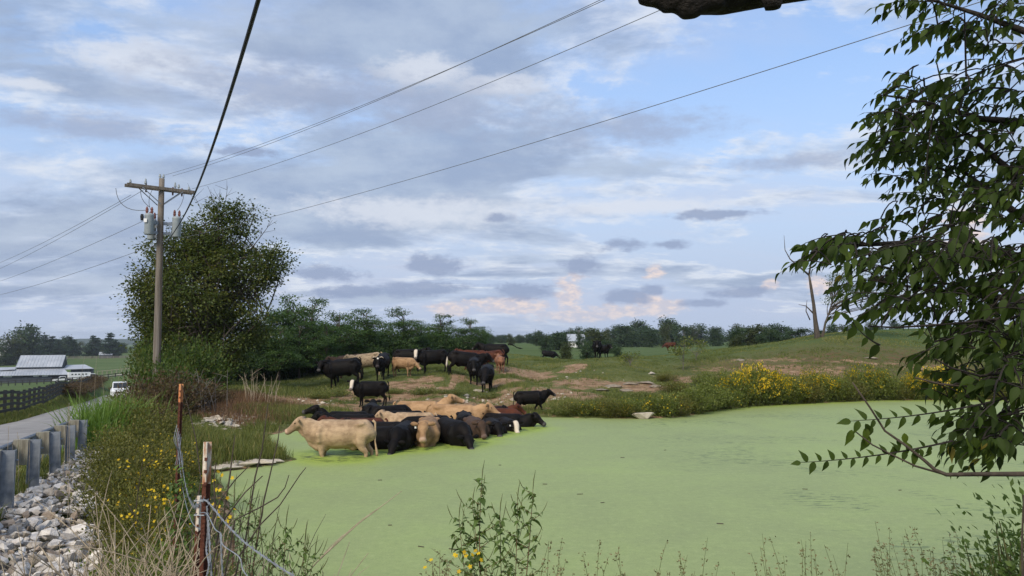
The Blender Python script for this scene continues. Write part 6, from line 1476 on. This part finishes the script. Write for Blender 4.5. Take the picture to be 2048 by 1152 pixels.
    for px, py, a, b_, n in blobs:
        for k in range(int(n * 1.55)):
            th, q = rg.uniform(0, 6.283), math.sqrt(rg.random()); x, y = px + math.cos(th) * a * q, py + math.sin(th) * b_ * q; Y = rg.gauss(4.35 if py < 480 else (4.05 if py < 640 else 3.7), .28)
            p = lp(x, y, Y); near = min(allp, key=lambda w: (w - p).length); L = rg.uniform(.16, .34)
            d = Vector((-rg.uniform(.2, 1), rg.uniform(-.6, .6), rg.uniform(-.5, .45)))
            st = p - d.normalized() * L * .5
            if (st - near).length > .03: tw.tube(bez(near, near.lerp(st, .5) + Vector((0, 0, .06)), st, 5), [.0048, .0044, .004, .0036, .003], 4, cap=False)
            allp.append(st); allp.append(p)
            spray(st, d, L, .088 if py < 640 else .092)
    # sparse sprays seen against the water
    for a, c, n, s in [((1905, 882, 3.45), (1602, 925, 3.35), 22, .050), ((2000, 800, 3.5), (1702, 842, 3.35), 19, .055), ((1760, 690, 3.7), (1700, 640, 3.7), 5, .07)]:
        p, e = lp(*a), lp(*c); mid = p.lerp(e, .5) + Vector((0, 0, -.03)); pts_ = bez(p, mid, e, 9); tw.tube(pts_, [lerp(.005, .0012, i / 8) for i in range(9)], 5, cap=False); tn = (e - p).normalized()
        for i in range(n + 1):
            q = .06 + .94 * i / n; c_ = p * (1 - q) ** 2 + mid * 2 * q * (1 - q) + e * q * q; up = 1 if i % 2 else -1
            ld = (tn * .45 + Vector((0, rg.uniform(-.3, .3), .75 if up > 0 else -1.0))).normalized() if i < n else tn
            leaves.append((tuple(c_), frame(ld, Vector((.1, -1, .5))), s * rg.uniform(.75, 1.25), rg.choice((0, 2, 1)), min(1, max(0, rg.gauss(.5, .18)))))
    for px, py, n in [(1735, 860, 8), (1790, 878, 5), (1980, 890, 14), (1840, 905, 3), (1945, 880, 8)]:
        for k in range(n):
            p = lp(px + rg.gauss(0, 14), py + rg.gauss(0, 10), 3.42); leaves.append((tuple(p), frame(Vector((rg.uniform(-.6, .4), rg.uniform(-.3, .3), -1)).normalized(), Vector((rg.gauss(0, .5), -1, .4))), .075 * rg.uniform(.6, 1.1), rg.randrange(4), min(1, max(0, rg.gauss(.75, .2)))))
    # withered curled leaves in the lower part
    tw.build('twigs', M['bark_dark'], t, kind='stuff')
    def rank(it):
        w = Vector(it[0]) + root; px = 1024 + F * w.x / w.y; py = 672 - F * (w.z - EYE) / w.y
        vis = 1 if (1560 < px < 2045 and 5 < py < 1000) else .05
        edge = 1.25 if px < 1800 else 1.0
        return -it[2] / w.y * vis * edge
    leaves.sort(key=rank); lm = leaf_meshes(FO['fg'])
    for it in leaves[:300]: leaf_obj(t, lm, it)
    join_leaves('leaves', leaves[300:], FO['fg'], t)
    return len(leaves)
build_fg_tree()
# ------------------------------------------------------------------ weeds along the near bank
def build_pigweed(name, label, px, Y, stems, seed, leaf=.035, mat='weed', spikes=True, side=(1.0, .35)):
    rg = random.Random(seed); bx = (px - 1024) / F * Y; base = Vector((bx, Y, h1(bx, Y))); t = thing(name, label, 'plant', base); m = MB(); lv = []; sp = MB()
    for (sx, stop, top_off, r) in stems:
        e = P(sx, stop, Y) - base; b0 = Vector((rg.uniform(-.04, .04), rg.uniform(-.05, .05), -.04)); c = b0.lerp(e, .55) + Vector((top_off, 0, 0)); pts_ = bez(b0, c, e, 10); m.tube(pts_, [lerp(r, r * .3, i / 9) for i in range(10)], 6)
        H = (e - b0).length
        for i in range(26):
            q = .22 + .76 * i / 25; p = b0 * (1 - q) ** 2 + c * 2 * q * (1 - q) + e * q * q; a = i * 2.4 + rg.uniform(-.4, .4); L = .20 * (1.05 - q) * side[0] + .03; o = Vector((math.cos(a), math.sin(a) * .7, .55)).normalized() * L * rg.uniform(.6, 1.3)
            q2 = p + o; m.tube(bez(p, p + o * .5 + Vector((0, 0, -.01)), q2, 4), [r * .4, r * .35, r * .28, r * .2], 4, cap=False)
            for k in range(6):
                w = p.lerp(q2, (k + .8) / 6); ld = Vector((rg.gauss(0, 1), rg.gauss(0, 1), rg.gauss(-.1, .6))).normalized(); lv.append((tuple(w), frame(ld, Vector((rg.gauss(0, .5), rg.gauss(0, .5), 1))), leaf * rg.uniform(.45, 1.0), rg.randrange(4), min(1, max(0, rg.gauss(.45, .22)))))
            if rg.random() < .5: lv.append((tuple(p), frame((o + Vector((0, 0, -.05))).normalized(), Vector((0, 0, 1))), leaf * rg.uniform(1.1, 1.9), rg.randrange(4), min(1, max(0, rg.gauss(.55, .2)))))
            if spikes and rg.random() < .7:
                d = Vector((o.x * 1.2, o.y, abs(o.z) + .05)).normalized(); l = rg.uniform(.04, .085); sp.tube(bez(q2, q2 + d * l * .5, q2 + d * l * .8 + Vector((0, 0, l * .3)), 4), [.0016, .0022, .0019, .0007], 4)
        if spikes: sp.tube([e, e + Vector((.004, 0, .05)), e + Vector((.014, 0, .10))], [.002, .0026, .0007], 4)
    m.build('stems', M['stem_red'], t, kind='stuff')
    if spikes: sp.build('seed_spikes', M['stem'], t, kind='stuff')
    lv.sort(key=lambda q: -q[2]); lm = leaf_meshes(FO[mat], 3)
    for it in lv[:24]: leaf_obj(t, lm, it, 3)
    join_leaves('leaves', lv[24:], FO[mat], t); return t
build_pigweed('pigweed_plant', 'branching green pigweed with thin seed spikes standing before the pond', 1000, 4.2, [(964, 958, -.09, .006), (1066, 978, .03, .005), (1035, 1000, .02, .004), (918, 1035, -.05, .004), (1000, 1025, .0, .004), (945, 1010, -.03, .004)], 11, .046)
build_pigweed('small_weed_plant', 'small fine-leaved yellow-flowered weed left of the pigweed', 880, 4.1, [(880, 1100, 0, .003), (865, 1120, 0, .003), (895, 1118, 0, .003)], 12, .018, 'seed', False, (.7, .3))
build_pigweed('small_weed_plant', 'low yellow-flowered weed at the foot of the pigweed', 945, 4.1, [(945, 1115, 0, .003), (925, 1140, 0, .003)], 13, .03, 'weed', False, (.6, .3))
build_pigweed('leafy_weed', 'slender leafy weed beside the hanging barbed wire', 560, 3.9, [(572, 1050, .02, .004), (610, 1080, .03, .003), (545, 1090, 0, .003), (630, 1110, .02, .003)], 14, .032, 'weed', True, (.8, .3))
build_pigweed('leafy_weed', 'leafy yellow-flowered weed behind the barbed wire', 470, 4.2, [(468, 985, 0, .004), (500, 1000, .02, .004), (440, 970, 0, .004), (520, 1030, .02, .003)], 15, .03, 'weed', True, (.9, .3))
build_pigweed('leafy_weed', 'bright leafed bindweed with white blossoms behind the rusty post', 372, 5.4, [(365, 940, 0, .004), (385, 965, 0, .004), (350, 970, 0, .004)], 16, .06, 'weed', False, (.9, .3))
# yellow flower heads on the near weeds
def flowers_at(label, items, size):
    pos = np.array([tuple(P(*c)) for c in items]); o = ob('yellow_flowers', flower_mesh(pos, size), None, kind='stuff'); tag(o, label, 'flowers')
flowers_at('yellow blossoms on the weeds below the pigweed', [(940 + random.gauss(0, 12), 1110 + random.gauss(0, 5), 4.05) for _ in range(7)] + [(962, 1120, 4.05), (918, 1143, 4.05), (940, 1133, 4.05), (850, 1135, 4.0), (862, 1120, 4.0)], .014)
flowers_at('yellow blossoms on the weeds by the barbed wire', [(440 + random.gauss(0, 14), 1005 + random.gauss(0, 22), 4.1) for _ in range(22)], .013)
flowers_at('yellow blossoms in the weeds beside the white stones', [(c[0] + random.gauss(0, 13), c[1] + random.gauss(0, 8), 5.6) for c in [(250, 1000), (265, 1035), (330, 980), (335, 995), (310, 925), (250, 930), (295, 985), (320, 1000)] for _ in range(6)], .013)
# grass stems with nodding seed heads along the bottom
def seed_grass(label, items, seed):
    rg = random.Random(seed); m = MB(); heads = []
    for px, py, Y, lean in items:
        e = P(px, py, Y); bx = e.x - lean * .35; b0 = Vector((bx, Y + rg.uniform(-.1, .1), h1(bx, Y) - .02)); c = Vector((b0.x + (e.x - b0.x) * .3, Y, lerp(b0.z, e.z, .75))); pts_ = bez(b0, c, e, 8); m.tube(pts_, [.0026, .0024, .0022, .002, .0017, .0014, .0011, .0008], 4, cap=False)
        for k in range(rg.randint(9, 18)):
            q = .72 + .28 * rg.random(); p = b0 * (1 - q) ** 2 + c * 2 * q * (1 - q) + e * q * q; heads.append((tuple(p + Vector((rg.gauss(0, .008), rg.gauss(0, .008), rg.gauss(0, .006)))), frame(Vector((lean + rg.gauss(0, .5), rg.gauss(0, .4), rg.uniform(-.6, .9))).normalized(), Vector((0, -1, .3))), rg.uniform(.009, .02), 1, rg.random()))
        if rg.random() < .6:
            p = pts_[rg.randint(2, 4)]; d = Vector((rg.gauss(0, 1), rg.gauss(0, .4), 1.0)).normalized(); heads.append((tuple(p), frame(d, Vector((0, -1, .2))), rg.uniform(.08, .16), 3, .2))
    t = thing('seed_grass', label, 'grass', tuple(b0)); o = m.build('stems', M['stem'], t, kind='stuff'); o.location = -b0
    o = join_leaves('seed_heads', heads, FO['seed'], t); o.location = -b0
rg_ = random.Random(77)
seed_grass('thin seeding grass at the near water edge below the open pond', [(rg_.uniform(1090, 1380), 1146 - 70 * rg_.random() ** 2.2, rg_.uniform(4.0, 4.5), rg_.uniform(-.4, .5)) for _ in range(26)], 1)
seed_grass('sparse tall seeding grass in the middle of the near bank', [(rg_.choice((1400, 1500, 1540, 1640)) + rg_.gauss(0, 28), 1146 - 85 * rg_.random() ** 2.0, rg_.uniform(4.0, 4.5), rg_.uniform(-.6, .3)) for _ in range(26)], 2)
seed_grass('arching seeding grass beside the leafy corner weeds', [(rg_.uniform(1740, 2040), 1145 - (30 + 80 * rg_.random()) * rg_.random() ** .8, rg_.uniform(3.9, 4.4), rg_.uniform(-.9, .1)) for _ in range(60)], 3)
seed_grass('low seeding grass at the foot of the pigweed', [(rg_.uniform(840, 1100), rg_.uniform(1120, 1150), rg_.uniform(4.0, 4.4), rg_.uniform(-.4, .4)) for _ in range(16)], 4)
cb = bush_proto(231, .36, 1.15, 4600, .036, FO['weed'])
for px, Y, w, h, lb in [(2010, 3.9, 1.0, 1.02, 'dense green leafy weeds in the near bank corner'), (1965, 4.1, .9, .86, 'lower leafy weeds beside the dense corner ones'), (2090, 3.8, 1.1, 1.2, 'tall leafy weeds under the overhanging tree')]:
    x = (px - 1024) / F * Y; put_bush('corner_weeds', cb, (x, Y, h1(x, Y) - .02), lb, 'weeds', None, px, (w, w, h))
# dark upright twig in the right corner
m = MB(); m.tube([P(2046, 1180, 3.6), P(2044, 1080, 3.6), P(2047, 990, 3.6)], [.006, .005, .003], 5); tag(m.build('upright_twig', M['twig'], None), 'bare upright stick at the corner of the near bank', 'stick')
# floating scraps on the weed
m = MB()
for px, py in [(1205, 1005), (1090, 968), (905, 1098), (842, 1093), (1800, 980), (1610, 978), (1440, 1047), (1245, 915), (1160, 988), (760, 960), (1330, 900), (780, 1050), (1000, 930)]:
    p = Pz(px, py, .006); m.box(tuple(p), (random.uniform(.05, .12), random.uniform(.015, .03), .008), (0, 0, random.uniform(-.5, .5)))
tag(m.build('floating_scraps', M['twig'], None, kind='stuff'), 'small dark scraps of leaf floating on the duckweed', 'debris')
# ------------------------------------------------------------------ the hazy summer air
def build_haze():
    m = MB(); m.box((0, 0, 0), (6900, 6900, 1)); o = m.build('haze', None, None, kind='stuff')
    o.location = (0, 0, 0); zb, zt = -75.0, 16.0
    o.scale = (1, 1, zt - zb); o.location.z = (zt + zb) / 2
    mt = bpy.data.materials.new('haze'); mt.use_nodes = True; t = mt.node_tree; t.nodes.clear()
    v = t.nodes.new('ShaderNodeVolumePrincipled'); v.inputs['Color'].default_value = (.80, .87, .97, 1); v.inputs['Density'].default_value = .00016; v.inputs['Anisotropy'].default_value = .2
    out = t.nodes.new('ShaderNodeOutputMaterial'); t.links.new(v.outputs[0], out.inputs['Volume']); o.data.materials.append(mt)
    tag(o, 'thin bluish summer haze in the air over the whole valley', 'haze')
build_haze()
